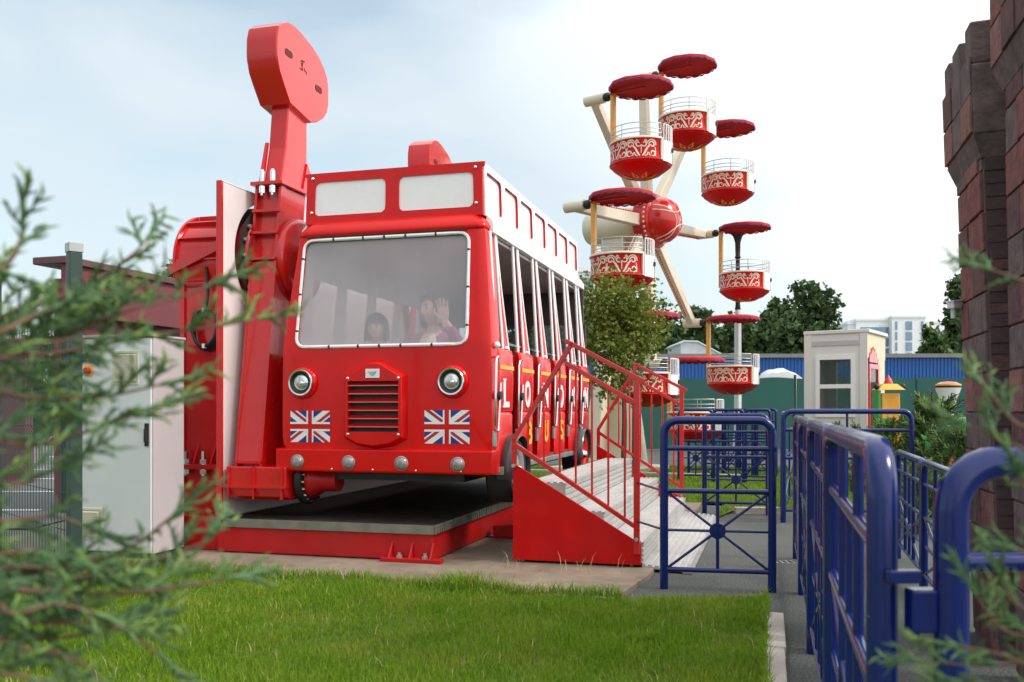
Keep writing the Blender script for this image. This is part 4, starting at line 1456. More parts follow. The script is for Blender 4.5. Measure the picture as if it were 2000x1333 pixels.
for y_ in (.0625, SE - .0055):
    MB().extr(prof_s, 1, y_, y_ + .004).build('end_plate', ALU, ST, 0)
for k in range(3):
    q = MB()
    pr = ribs((aa[k], lev[k]), (aa[k + 1], lev[k]), 6, .011, (0, 1)) + [(aa[k + 1], lev[k] - .022), (aa[k], lev[k] - .022)]
    q.extr(pr, 1, .068, SE - .006)
    q.build('tread', ALU, ST, 0)
    zb_ = lev[k + 1] if k < 2 else .06
    q = MB()
    pr = ribs((aa[k + 1] - .004, lev[k] - .024), (aa[k + 1] - .004, zb_ + .002), 4, .012, (1, 0)) + [(aa[k + 1] - .02, zb_ + .002), (aa[k + 1] - .02, lev[k] - .024)]
    q.extr(pr, 1, .068, SE - .006)
    q.build('riser', ALU, ST, 0)
q = MB()
pr = ribs((1.075, .058), (1.40, .03), 7, .012, (0, 1)) + [(1.40, .008), (1.075, .03)]
q.extr(pr, 1, .07, SE + .1)
q.build('ramp_plate', ALU, ST, 0)
MB().box(1.36, 1.425, .05, SE + .12, .004, .016).build('ramp_lip', STEEL, ST, 0)
for b0 in (.075, SE - .02):
    for a_, z_ in ((.20, .05), (1.0, .05)):
        MB().cyl((a_, b0 + .03, .03), (a_, b0 + .03, .07), .014, n=8).build('leveller', STEEL, ST)
def railing(b0, tall=1.0):
    s_ = .032
    P = lambda a, z: (a, b0, z)
    rl = MB().bar(P(.155, .72), P(.155, .93), s_, s_, (0, 1, 0)).build('rail_post', RED2, ST, 0, .003)
    MB().bar(P(1.045, .13), P(1.045, 1.345), .042, .036, (0, 1, 0)).build('rail_post', RED2, ST, 0, .003)
    MB().bar(P(.15, .915), P(.585, 1.62), s_, s_, (0, 1, 0)).build('slanted_rail', RED2, ST, 0, .003)
    MB().bar(P(.535, 1.632), P(1.10, 1.335), s_, s_, (0, 1, 0)).build('top_rail', RED2, ST, 0, .003)
    MB().bar(P(.535, 1.475), P(1.03, 1.19), s_, s_, (0, 1, 0)).build('middle_rail', RED2, ST, 0, .003)
    MB().bar(P(.165, .885), P(1.03, .325), s_, s_, (0, 1, 0)).build('lower_rail', RED2, ST, 0, .003)
    n = 7
    for i in range(n):
        a = .26 + .70 * i / (n - 1)
        zl = .885 - (a - .165) * .647
        zt = (.915 + (a - .15) * 1.62) if a < .545 else (1.475 - (a - .535) * .576)
        MB().cyl(P(a, zl + .012), P(a, zt - .012), .0085, n=6).build('baluster', RED2, ST)
    MB().cyl((.155, b0 - .03, .735), (.155, b0 + .01, .735), .014, n=8).build('bolt', STEEL, ST)
    MB().cyl((1.045, b0 - .032, .235), (1.045, b0 + .01, .235), .014, n=8).build('bolt', STEEL, ST)
railing(.030)
railing(SE + .035)

# ================================================================== BLUE BARRIERS
def barrier(label, p0, p1, h=1.10, t=.0265, star=True, rods=0, group='blue tubular queue barriers', detail=True, name='queue_barrier'):
    p0, p1 = Vector((p0[0], p0[1], 0)), Vector((p1[0], p1[1], 0))
    L = (p1 - p0).length
    ang = math.atan2(p1.y - p0.y, p1.x - p0.x)
    o = thing(name, label, 'barrier', (p0 + p1) / 2, ang, group)
    X = L / 2
    rc = min(.085, L * .15)
    pts = [(-X, 0, -.02), (-X, 0, h - t - rc)]
    for i in range(1, 7):
        a = R(180 - 90 * i / 6)
        pts.append((-X + rc + rc * math.cos(a), 0, h - t - rc + rc * math.sin(a)))
    for i in range(0, 7):
        a = R(90 - 90 * i / 6)
        pts.append((X - rc + rc * math.cos(a), 0, h - t - rc + rc * math.sin(a)))
    pts.append((X, 0, -.02))
    seg = 16 if detail else 10
    MB().tube(pts, t, seg).build('frame', BLUE, o, 60)
    r2 = t * .62
    k = h / 1.10
    z2, z3, zb = h - .205 * k, h - .475 * k, .125
    for z in (z2, z3, zb):
        MB().cyl((-X, 0, z), (X, 0, z), r2, n=10).build('rail', BLUE, o, 60)
    if star:
        zc = (z3 + zb) / 2
        rr = .009
        MB().cyl((0, 0, zb), (0, 0, z2), .011, n=8).build('rod', BLUE, o, 60)
        MB().cyl((-X, 0, zc), (X, 0, zc), rr, n=8).build('rod', BLUE, o, 60)
        for s in (-1, 1):
            MB().cyl((-X + .01, 0, zc - s * (z3 - zb) / 2), (X - .01, 0, zc + s * (z3 - zb) / 2), rr, n=8).build('rod', BLUE, o, 60)
        MB().lathe([(0, -.008), (.05, -.008), (.052, 0), (.05, .008), (0, .008)], (0, 0, zc), (0, 1, 0), 24).build('star_disc', BLUE, o, 30)
    for i in range(rods):
        x = -X + L * (i + 1) / (rods + 1)
        if star and abs(x) < .02:
            continue
        MB().cyl((x, 0, zb), (x, 0, h - t), .0125, n=8).build('rod', BLUE, o, 60)
    return o
# the single panel at the foot of the stairs
q0, q1 = gr(1297, 1150), gr(1508, 1157)
barrier('blue barrier with star and disc at the foot of the boarding stairs', q0, q1)
# long run on the right of the path, four panels
n0 = Vector((.662, 1.65, 0))
run = Vector((.28, 1, 0)).normalized()
gx_ = .055
LP = 1.36
names4 = ['nearest blue barrier of the long run, its big post closest to the camera', 'second blue barrier of the long run from the camera',
          'third blue barrier of the long run from the camera', 'farthest blue barrier of the long run beside the path']
for i in range(4):
    a = n0 + run * (i * (LP + gx_))
    b = a + run * LP
    barrier(names4[i], a, b, 1.10, .027, star=True, rods=2)
# gate panel on the right, close to the camera
g0 = Vector(((1858 - PX) * 1.60 / F, 1.60, 0))
gate = barrier('blue arched gate panel in the right foreground, cut by the frame', g0, g0 + Vector((1.2, .06, 0)), 1.085, .029, star=False, rods=0)
m = MB()
lx = (g0 - gate.location)
hinge = MB()
hb0 = at(1800, 1178, 1.61)
lat = thing('gate_latch', 'blue steel latch box between the long run and the gate panel', 'latch', (hb0.x, hb0.y, hb0.z - .05), math.atan2(.06, 1.2), None)
MB().box(-.024, .028, -.018, .018, .0, .075).build('latch_box', BLUE, lat, 0, .004)
MB().box(-.062, -.002, -.010, .010, .085, .108).build('latch_tongue', BLUE, lat, 0, .003)
MB().cyl((-.012, 0, -.012), (-.012, 0, .0), .008, n=10).build('latch_pin', BLUE, lat)
# low run behind it
l0 = Vector((2.16, 4.4, 0))
ld = Vector((.30, 1, 0)).normalized()
for i, lb in enumerate(('low blue star barrier beside the castle wall, nearer panel', 'low blue star barrier beyond the big post, farther panel')):
    a = l0 + ld * (i * 1.42)
    barrier(lb, a, a + ld * 1.36, .84, .022, star=True, rods=2)
# barriers further back
a0, a1 = gr(1530, 1021), gr(1530, 1021) + Vector((1.24, -.12, 0))
barrier('tall arched blue barrier in front of the white kiosk', a0, a1, 1.145, .026, star=False, rods=1)
b0_, b1_ = at(1376, 0, 10.1), at(1500, 0, 9.9)
barrier('blue star barrier standing on the back lawn behind the stairs', b0_, b1_, 1.10, .026)
b0_, b1_ = at(1529, 0, 9.5), at(1552, 0, 11.8)
barrier('blue barrier seen edge-on left of the kiosk barrier', b0_, b1_, 1.12, .026)
qs = [(1326, 1392, 14.2, 14.1), (1394, 1452, 14.0, 13.9), (1456, 1504, 13.9, 13.8), (1345, 1412, 15.6, 15.6), (1416, 1470, 15.5, 15.3), (1476, 1516, 15.3, 15.1), (1372, 1440, 17.2, 17.0), (1446, 1508, 17.0, 16.8)]
for i, (x0, x1, y0, y1) in enumerate(qs):
    r_, c_ = ('front', 'middle', 'back')[0 if i < 3 else (1 if i < 6 else 2)], ('left', 'centre', 'right')[i % 3] if i < 6 else ('left', 'right')[i - 6]
    barrier('small blue queue barrier below the wheel, %s row, %s' % (r_, c_), at(x0, 0, y0), at(x1, 0, y1), 1.15, .024, star=True, detail=False)
# tie rods between the stairs and the first barrier
tr = thing('tie_rod', 'thin dark blue rods tying the stairs post to the blue barrier', 'rod', bus(1.05, .0, .235), 0)
for z_, dz in ((.235, .02), (.70, 0)):
    p0_ = bus(1.05, .02, z_ if z_ > .3 else .33) - Vector(tr.location)
    p1_ = Vector((q0.x, q0.y, (.62 if z_ > .3 else .375))) - Vector(tr.location)
    p0_.z = (.63 if z_ > .3 else .36) - tr.location.z
    MB().cyl(p0_, p1_, .008, n=8).build('rod', BLUE, tr, 60)
# ================================================================== FERRIS WHEEL
WC3 = Vector((2.664, 16.0, 0))
WZ, WR, WA, WPH = 4.42, 2.488, .9596, -.0675
wheel = thing('ferris_wheel', 'cream ferris wheel frame with red domed hub behind the bus', 'ferris wheel', WC3, WA)
yb = .34                                        # spokes stand behind the gondola plane (local +y is away)
DROP = 1.38
def spoke_pt(t, r, y=yb):
    return Vector((r * math.sin(t), y, WZ + r * math.cos(t)))
for k in range(8):
    t = WPH + k * math.pi / 4
    d = spoke_pt(t, 1, 0) - spoke_pt(t, 0, 0)
    sd = Vector((d.z, 0, -d.x))
    m = MB()
    rings = []
    for r_, w_, th in ((.30, .10, .08), (1.6, .085, .07), (WR - .25, .075, .065), (WR + .02, .07, .065)):
        c = spoke_pt(t, r_)
        rings.append([c + sd * (i * w_) + Vector((0, j * th, 0)) for i, j in ((-1, -1), (1, -1), (1, 1), (-1, 1))])
    m.loft(rings, True, True, True)
    s = m.build('spoke', CREAM, wheel, 0, .012)
    m = MB()
    e = spoke_pt(t, WR)
    m.cyl(e + Vector((0, .16, 0)), e + Vector((0, -.18, 0)), .085, n=20)
    m.build('arm_end', CREAM, s, 40)
    m = MB()
    m.cyl(e + Vector((0, -.18, 0)), e + Vector((0, -.36, 0)), .03, n=12)
    m.lathe([(.0, .19), (.06, .19), (.07, .21), (.07, .25), (.06, .27), (0, .27)], e, (0, -1, 0), 18)
    m.build('pivot', BLACK, s, 40)
    # light strip with bulbs on the edge
    m = MB()
    m.bar(spoke_pt(t, .38) + sd * .103, spoke_pt(t, WR - .3) + sd * .080, .05, .02, sd)
    m.mi = 0
    m.build('light_strip', (YELL if k in (2, 6) else CREAM), s, 0)
    m = MB()
    n_ = 30
    for i in range(n_):
        f = i / (n_ - 1)
        p = (spoke_pt(t, .40) + sd * .112).lerp(spoke_pt(t, WR - .32) + sd * .088, f)
        m.cyl(p, p + sd * .035, .014, .010, n=6)
    struct(m.build('bulbs', REDF, s, 30), 'stuff')
m = MB()
m.lathe([(0, -.38), (.10, -.375), (.22, -.335), (.32, -.26), (.38, -.16), (.40, -.05), (.40, .0), (.46, .02), (.47, .10), (.44, .30), (0, .30)], (0, .12, WZ), (0, 1, 0), 48)
hub = m.build('hub', RED2, wheel, 40)
def hub_r(y):        # radius of the dome at depth
    P_ = [(-.38, 0), (-.375, .10), (-.335, .22), (-.26, .32), (-.16, .38), (-.05, .40), (0, .40)]
    for (y0, r0), (y1, r1) in zip(P_, P_[1:]):
        if y0 <= y <= y1:
            return r0 + (r1 - r0) * (y - y0) / (y1 - y0)
    return .4
for k in range(4):
    m = MB()
    pts = []
    for i in range(21):
        u = -1 + 2 * i / 20
        # arcs bending away from the centre, like the seams of a ball
        ca_, sa_ = math.cos(k * math.pi / 2 + .35), math.sin(k * math.pi / 2 + .35)
        X_, Y_ = u * .38, .11 + .20 * u * u
        x, z = X_ * ca_ - Y_ * sa_, X_ * sa_ + Y_ * ca_
        rr_ = min(.399, math.hypot(x, z))
        kk = rr_ / max(1e-6, math.hypot(x, z))
        # find depth of this radius on the dome
        yy = -.38
        while hub_r(yy) < rr_ and yy < -.01:
            yy += .005
        pts.append((x * kk, .12 + yy - .004, WZ + z * kk))
    m.tube(pts, .011, 6)
    m.build('hub_line', CREAM, hub, 60)
m = MB()
for k in range(36):
    a = 2 * math.pi * k / 36
    m.ball((.472 * math.cos(a), .19, WZ + .472 * math.sin(a)), .022, 8, 5)
struct(m.build('hub_bulbs', CREAM, hub, 60), 'stuff')
m = MB()
m.lathe([(0, .42), (.20, .42), (.24, .45), (.30, .6), (.31, 1.45), (.27, 1.52), (0, 1.52)], (0, 0, WZ), (0, 1, 0), 40)
m.build('axle_housing', CREAM, wheel, 40)
m = MB()
rings = []
for z, hw, hd, yc in ((.0, .36, .50, .98), (.9, .27, .40, .98), (2.6, .20, .30, .97), (WZ - .12, .16, .24, .96)):
    rings.append([(x, yc + y, z) for x, y in rrect(-hw, hw, -hd, hd, .06, 3)])
m.loft(rings, True, True, True)
m.build('tower', CREAM, wheel, 40)
MB().box(-.8, .8, .3, 1.9, .0, .12).build('base', CREAM, wheel, 0, .02)
for s in (-1, 1):
    m = MB()
    m.loft([[(s * .9 + x, .98 + y, .0) for x, y in rrect(-.14, .14, -.16, .16, .03, 2)], [(s * .14 + x, .98 + y, 3.1) for x, y in rrect(-.08, .08, -.10, .10, .03, 2)]], True, True, True)
    m.build('strut', CREAM, wheel, 40)

# ---- gondola (origin at its floor, hang point DROP above)
def make_gondola():
    g = thing('gondola', '', 'gondola', (0, 0, 0), WA, 'ferris wheel gondolas')
    yc = -.48
    D = DROP
    C0 = (0, yc, 0)
    # pole
    m = MB()
    m.box(-.036, .036, -.036, .036, .30, D + .03)
    m.build('pole', ORANGE, g, 0, .008)
    MB().box(-.028, .028, -.55, .0, D + .022, D + .045).build('canopy_arm', CANVAS, g, 0)
    # basket shell, open where the door is (door faces -y)
    ax = (0, 0, 1)
    prof = [(.0, .0), (.17, .012), (.34, .075), (.46, .165), (.475, .20), (.455, .33), (.46, .46), (.472, .515)]
    bk = MB().lathe(prof[:5], C0, ax, 12).build('basket_bottom', REDF, g, 20)
    dw = R(22)
    a0_, a1_ = R(-90) + dw, R(270) - dw
    m = MB()
    m.lathe(prof[4:], C0, ax, 40, a0=a0_, a1=a1_)
    m.lathe([(r_ - .02, z_) for r_, z_ in prof[4:]], C0, ax, 40, a0=a0_, a1=a1_)
    sh = m.build('basket', REDF, g, 40)
    m = MB()
    m.lathe([(.46, .505), (.485, .51), (.487, .53), (.475, .54), (.455, .535)], C0, ax, 40, a0=a0_, a1=a1_)
    m.build('rim', CREAM, sh, 60)
    m = MB()
    m.lathe([(.473, .197), (.482, .2), (.482, .212), (.47, .216)], C0, ax, 40, a0=a0_, a1=a1_)
    m.build('lower_trim', RED2, sh, 60)
    for a in (a0_, a1_):
        p = Vector((math.cos(a), math.sin(a), 0))
        MB().bar(Vector(C0) + p * .47 + Vector((0, 0, .2)), Vector(C0) + p * .475 + Vector((0, 0, .53)), .03, .03, (p.x, p.y, 0)).build('door_jamb', CREAM, sh, 0)
    # white door with bars
    m = MB()
    m.lathe([(.474, .19), (.478, .34), (.482, .50)], C0, ax, 8, a0=R(-90) - dw + .07, a1=R(-90) + dw - .07)
    m.lathe([(.455, .19), (.460, .34), (.464, .50)], C0, ax, 8, a0=R(-90) - dw + .07, a1=R(-90) + dw - .07)
    dr_ = m.build('door', WHITE, g, 40)
    for i in range(6):
        a = R(-90) - dw + .08 + (2 * dw - .16) * i / 5
        p = Vector((math.cos(a) * .478, math.sin(a) * .478 + yc, 0))
        MB().cyl(p + Vector((0, 0, .48)), p + Vector((0, 0, .74)), .008, n=6).build('door_bar', WHITE, dr_)
    m = MB()
    m.tube([(math.cos(a) * .478, math.sin(a) * .478 + yc, .74) for a in [R(-90) - dw + .08 + (2 * dw - .16) * i / 8 for i in range(9)]], .009, 6)
    m.build('door_top', WHITE, dr_)
    a = R(-90) + dw - .16
    MB().box(math.cos(a) * .485 - .02, math.cos(a) * .485 + .02, math.sin(a) * .485 + yc - .02, math.sin(a) * .485 + yc + .02, .36, .42).build('door_latch', BLACK, dr_, 0)
    # seat bench inside
    MB().lathe([(.15, .30), (.44, .30), (.44, .33), (.15, .33)], C0, ax, 24, a0=a0_ + .2, a1=a1_ - .2).build('bench', CREAM, g, 30)
    # grey railing
    rl = MB()
    for z in (.60, .66, .745):
        rl.tube([(math.cos(a) * .455, math.sin(a) * .455 + yc, z) for a in [a0_ + (a1_ - a0_) * i / 36 for i in range(37)]], .0065, 6)
    for i in range(9):
        a = a0_ + (a1_ - a0_) * i / 8
        rl.cyl((math.cos(a) * .455, math.sin(a) * .455 + yc, .535), (math.cos(a) * .455, math.sin(a) * .455 + yc, .745), .0065, n=6)
    rl.build('railing', STEEL, g, 60)
    # scrollwork
    m = MB()
    def rad(z):
        for (r0, z0), (r1, z1) in zip(prof[4:], prof[5:]):
            if z0 <= z <= z1:
                return r0 + (r1 - r0) * (z - z0) / (z1 - z0) + .004
        return .476
    def stroke(pts, w=.022):
        n = len(pts)
        L_, R_ = [], []
        for i in range(n):
            t = Vector(pts[min(i + 1, n - 1)]) - Vector(pts[max(i - 1, 0)])
            t.normalize()
            nn = Vector((-t.y, t.x))
            ww = w * (.45 + .55 * math.sin(math.pi * (i + .6) / (n + .2)))
            L_.append(Vector(pts[i]) + nn * ww / 2)
            R_.append(Vector(pts[i]) - nn * ww / 2)
        def map_(q):
            a = az + q.x / .465
            z = .205 + q.y
            r_ = rad(z)
            return (math.cos(a) * r_, math.sin(a) * r_ + yc, z)
        vs = [map_(q) for q in L_] + [map_(q) for q in R_]
        m.add(vs, [(i, i + 1, n + i + 1, n + i) for i in range(n - 1)])
    def spiral(cx, cy, r0, r1, a0, a1, n=16):
        return [(cx + (r0 + (r1 - r0) * i / n) * math.cos(a0 + (a1 - a0) * i / n), cy + (r0 + (r1 - r0) * i / n) * math.sin(a0 + (a1 - a0) * i / n)) for i in range(n + 1)]
    for az in (R(-28), R(28), R(90), R(152), R(208)):
        for s in (-1, 1):
            F_ = lambda P_: [(s * x, y) for x, y in P_]
            stroke(F_([(.02, .035), (.05, .075), (.075, .125), (.10, .165), (.135, .195)]), .030)
            stroke(F_(spiral(.165, .205, .052, .016, math.pi * 1.1, -math.pi * 1.1)), .024)
            stroke(F_(spiral(.165, .205, .078, .060, math.pi * .95, -.2)), .020)
            stroke(F_([(.0, .075)] + spiral(.045, .215, .045, .018, -math.pi * .9, math.pi * .9)), .018)
            stroke(F_([(.05, .03), (.09, .05), (.10, .085), (.125, .075), (.12, .045), (.15, .04)]), .020)
            stroke(F_(spiral(.175, .08, .048, .020, -math.pi * .6, math.pi * 1.2)), .022)
            stroke(F_([(.085, .245), (.065, .27), (.045, .255)]), .024)
            stroke(F_([(.215, .03), (.222, .10), (.215, .17)]), .016)
    m.build('scrollwork', CREAM, sh, 0)
    # gold leaf rosette under the basket
    m = MB()
    for i in range(8):
        a = 2 * math.pi * i / 8
        c_, s_ = math.cos(a), math.sin(a)
        P_ = lambda r_, w, z: (c_ * r_ - s_ * w, s_ * r_ + c_ * w + yc, z)
        m.add([P_(.06, 0, -.003), P_(.17, .045, .006), P_(.30, 0, .05), P_(.17, -.045, .006)], [(0, 1, 2, 3)])
    m.build('gold_rosette', YELL, bk, 0)
    # canopy: twelve-sided, drooping, scalloped edge
    m = MB()
    n = 48
    zc = D + .055
    rings = []
    rp = lambda a: .50 * (math.cos(math.pi / 12) / math.cos((a % (math.pi / 6)) - math.pi / 12)) * (1 + .012 * math.sin(5 * a))
    for k_, z in ((0, .045), (.4, .042), (.80, .034), (.97, .012), (1.0, .0)):
        rings.append([(rp(2 * math.pi * i / n) * max(k_, .01) * math.cos(2 * math.pi * i / n), yc + .0 + rp(2 * math.pi * i / n) * max(k_, .01) * math.sin(2 * math.pi * i / n), zc + z) for i in range(n)])
    rings.append([(r_[0] * 1.0, (r_[1] - yc) + yc, zc - .034 - .006 * math.sin(i * 1.7)) for i, r_ in enumerate(rings[-1])])
    m.loft(rings)
    cn = m.build('canopy', CANVAS, g, 50)
    m = MB()
    n2 = 96
    m.loft([[(rp(2 * math.pi * i / n2) * 1.004 * math.cos(2 * math.pi * i / n2), yc + rp(2 * math.pi * i / n2) * 1.004 * math.sin(2 * math.pi * i / n2), zc - (.033 if j == 0 else .042 + .018 * abs(math.sin(math.pi * i / 4)))) for i in range(n2)] for j in (0, 1)])
    m.build('scallop_trim', PURPLE, cn, 0)
    return g
gon = make_gondola()
glabels = ['topmost gondola of the ferris wheel', 'gondola at the upper right of the wheel', 'gondola at the middle right of the wheel, in front of the lamp post', 'gondola at the lower right of the wheel, above the blue barriers',
           'lowest gondola of the wheel, behind the blue barriers', 'gondola at the lower left of the wheel, behind the stair railing', 'gondola at the left of the wheel above the small tree', 'second highest gondola, at the upper left of the wheel']
for k in range(8):
    t = WPH + k * math.pi / 4
    o = gon if k == 0 else copy_tree(gon)
    e = Vector((WR * math.sin(t) * math.cos(WA), WR * math.sin(t) * math.sin(WA), WZ + WR * math.cos(t))) + WC3
    o.location = (e.x, e.y, e.z - DROP)
    o['label'] = 'red ' + glabels[k]

# ================================================================== BACKGROUND BUILT THINGS
# lamp post behind the wheel
lp = at(1441, HY, 20.0)
lamp = thing('lamp_post', 'tall thin lamp post rising behind the right gondolas', 'lamp post', (lp.x, lp.y, 0))
MB().lathe([(.11, 0), (.11, .5), (.085, .55), (.075, 2.9), (.06, 3.2), (.055, 3.3)], (0, 0, 0), (0, 0, 1), 16).build('pole', STEEL, lamp, 40)
MB().lathe([(.05, 3.28), (.065, 3.3), (.05, 3.4), (.045, 4.4), (.07, 4.42), (.05, 4.46), (.06, 4.75), (.10, 4.88), (.15, 4.94), (.13, 4.98), (0, 4.99)], (0, 0, 0), (0, 0, 1), 16).build('fluted_top', DARKST, lamp, 40)
# kiosk
k0 = at(1572, HY, 16.0)
KW = mat('kiosk_panel', (0.70, 0.69, 0.66), 0.45, var=0.04, scale=1.5)
KC = mat('kiosk_cream', (0.66, 0.60, 0.42), 0.5, var=0.05)
kiosk = thing('ticket_kiosk', 'small white ticket kiosk with two-pane window and red doorway trim', 'kiosk', (k0.x, 16.0, 0), R(-35))
kw, kd_, kh = 1.04, 1.25, 2.42
m = MB()
m.box(0, kw, 0, .04, 0, 1.02)
m.box(0, kw, 0, .04, 2.02, kh)
m.box(0, .20, 0, .04, 1.02, 2.02)
m.box(kw - .20, kw, 0, .04, 1.02, 2.02)
m.build('front_wall', KW, kiosk, 0)
MB().box(0, .04, .041, kd_, 0, kh).build('side_wall', KW, kiosk, 0)
m = MB()
m.box(.041, kw - .041, kd_ - .04, kd_, 0, 1.0)
m.box(.041, kw - .041, kd_ - .04, kd_, 2.0, kh)
m.box(.041, .2, kd_ - .04, kd_, 1.0, 2.0)
m.build('back_wall', KW, kiosk, 0)
MB().box(.2, kw - .06, kd_ - .022, kd_ - .018, 1.0, 2.0).build('back_pane', PANE, kiosk, 0)
MB().box(kw - .04, kw, .041, kd_, 2.0, kh - .001).build('side_header', KC, kiosk, 0)
MB().box(kw - .04, kw, .75, kd_ - .041, 0, 1.999).build('side_wall', KC, kiosk, 0)
for x in (.02, kw - .09):
    MB().box(x - .03, x + .10, -.018, -.001, 0, kh).build('corner_post', KW, kiosk, 0, .006)
MB().box(-.02, kw + .04, -.03, kd_ + .03, kh + .001, kh + .06).build('roof', KW, kiosk, 0, .01)
MB().box(.10, kw - .13, -.014, -.001, 2.22, 2.30).build('fascia_strip', GREYS, kiosk, 0)
w_ = MB()
w_.box(.19, kw - .19, -.025, -.002, 1.98, 2.06)
w_.box(.19, kw - .19, -.025, -.002, 1.0, 1.08)
w_.box(.19, .26, -.025, -.002, 1.081, 1.979)
w_.box(kw - .26, kw - .19, -.025, -.002, 1.081, 1.979)
w_.box(.261, kw - .261, -.024, -.003, 1.49, 1.56)
wf = w_.build('window', WHITE, kiosk, 0)
for z0_, z1_ in ((1.081, 1.489), (1.561, 1.979)):
    MB().box(.261, kw - .261, -.014, -.010, z0_, z1_).build('pane', PANE, wf, 0)
d_ = MB()
d_.box(kw + .001, kw + .03, .05, .12, 0, 1.9)
d_.box(kw + .001, kw + .03, .62, .70, 0, 1.9)
d_.box(kw + .001, kw + .03, .121, .619, 1.82, 1.9)
dd = d_.build('door', RED2, kiosk, 0)
MB().box(kw - .01, kw + .008, .121, .619, .02, 1.819).build('pane', PANE, dd, 0)
m = MB()
pts = [(.08, 1.93)] + [(.08 + .55 * i / 10, 1.95 + .16 * math.sin(math.pi * i / 10) + (.09 if i % 2 else 0)) for i in range(11)] + [(.63, 1.93)]
m.extr(pts, 0, kw + .0015, kw + .02)
m.build('crest', RED2, kiosk, 0)
# green screen fence
GREENM = mat('green_mesh_screen', (0.020, 0.105, 0.085), 0.8, var=0.18, scale=1.2, bump=0.2, bscale=3)
GPOST = mat('dark_green_post', (0.018, 0.045, 0.035), 0.5, var=0.1)
gf = thing('screen_fence', 'long dark green mesh screen fence behind the ferris wheel', 'fence', (0, 25.0, 0), R(-1))
for i in range(12):
    x0 = 1.2 + i * 1.62
    m = MB()
    nx, nz = 8, 5
    v = [(x0 + 1.56 * a / nx, .02 * math.sin(a * 1.9 + i) * math.sin(c * 1.3), .05 + 1.92 * c / nz + (.02 * math.sin(a * .9 + i) if c == nz else 0)) for c in range(nz + 1) for a in range(nx + 1)]
    m.add(v, [(c * (nx + 1) + a, c * (nx + 1) + a + 1, (c + 1) * (nx + 1) + a + 1, (c + 1) * (nx + 1) + a) for c in range(nz) for a in range(nx)])
    m.build('screen_panel', GREENM, gf, 60)
    MB().cyl((x0 - .03, .05, 0), (x0 - .03, .05, 2.05), .035, n=8).build('post', GPOST, gf)
# blue shed
BSH = mat('blue_sheet_metal', (0.010, 0.10, 0.36), 0.5, var=0.1, scale=1.5)
SHR = mat('shed_roof_sheet', (0.20, 0.21, 0.21), 0.6, var=0.15)
shed = thing('long_shed', 'long low blue corrugated shed with grey roof edge beyond the green screen', 'shed', (11.0, 33.0, 0), R(-1))
n = 150
for zz0, zz1, yy, nm in ((2.15, 2.95, -.06, 'upper_band'), (.0, 2.148, .0, 'lower_wall')):
    m = MB()
    pts = []
    for i in range(n + 1):
        x = -9.5 + 19 * i / n
        pts += [(x, yy), (x + .06, yy), (x + .063, yy + .03), (x + .12, yy + .03)]
    top_ = [(x, y, zz1) for x, y in pts]
    bot_ = [(x, y, zz0) for x, y in pts]
    k_ = len(pts)
    m.add(bot_ + top_, [(i, i + 1, k_ + i + 1, k_ + i) for i in range(k_ - 1)])
    m.build(nm, BSH, shed, 0)
MB().box(-9.6, 9.7, -.15, 6, 2.96, 3.10).build('roof', SHR, shed, 0)
MB().box(-9.55, 9.6, .06, 5.9, .0, 2.95).build('core', SHR, shed, 0)
# tarpaulin hump
tp_ = at(1520, HY, 28.0)
TARP = mat('grey_white_tarpaulin', (0.55, 0.57, 0.58), 0.7, var=0.1, scale=3)
tarp = thing('covered_vehicle', 'pale tarpaulin cover showing over the green screen left of the kiosk', 'tarpaulin', (tp_.x, 28, 0))
m = MB()
rings = []
for i in range(13):
    x = -.95 + 1.9 * i / 12
    h_ = 1.30 + 1.05 * (1 - abs(x / 1.0) ** 3.2) * (1 + .02 * math.sin(i * 2.1))
    rings.append([(x, y, z) for y, z in ((-.6, 0), (-.62, h_ * .7), (-.45, h_ * .95), (0, h_ + .02 * math.sin(i * 1.3)), (.45, h_ * .95), (.6, 0))])
m.loft(rings, True, True, True)
m.build('cover', TARP, tarp, 40)
MB().box(-.9, .9, -.55, .55, .0, .4).build('chassis', BLACK, tarp, 0)
# grey gable behind
gp = at(1352, HY, 36.0)
gab = thing('grey_gable', 'small pale grey sloping roof end among the trees behind the wheel', 'roof', (gp.x, 36, 0))
MB().extr([(-.45, 0), (1.1, 0), (1.1, 3.25), (.2, 3.75), (-.35, 3.76), (-.45, 3.7)], 1, 0, 3.0).build('wall', TARP, gab, 0)
MB().extr([(-.5, 3.71), (-.35, 3.80), (.2, 3.79), (1.25, 3.23), (1.25, 3.18), (.2, 3.74), (-.35, 3.75), (-.5, 3.66)], 1, -.08, 3.1).build('roof', GREYC, gab, 0)
# white cabinet by the sapling
wp = at(1185, HY, 17.5)
wcab = thing('white_cabinet', 'white metal cabinet standing behind the sapling near the bus rear', 'cabinet', (wp.x, 17.5, 0))
MB().box(-.20, .20, 0, .3, .08, 1.22).build('housing', GREYC, wcab, 0, .01)
MB().box(-.19, -.005, -.02, -.001, .10, 1.20).build('door', GREYC, wcab, 0, .004)
MB().box(.005, .19, -.02, -.001, .10, 1.20).build('door', GREYC, wcab, 0, .004)
MB().box(-.18, .18, .02, .28, 0, .079).build('plinth', BLACK, wcab, 0)
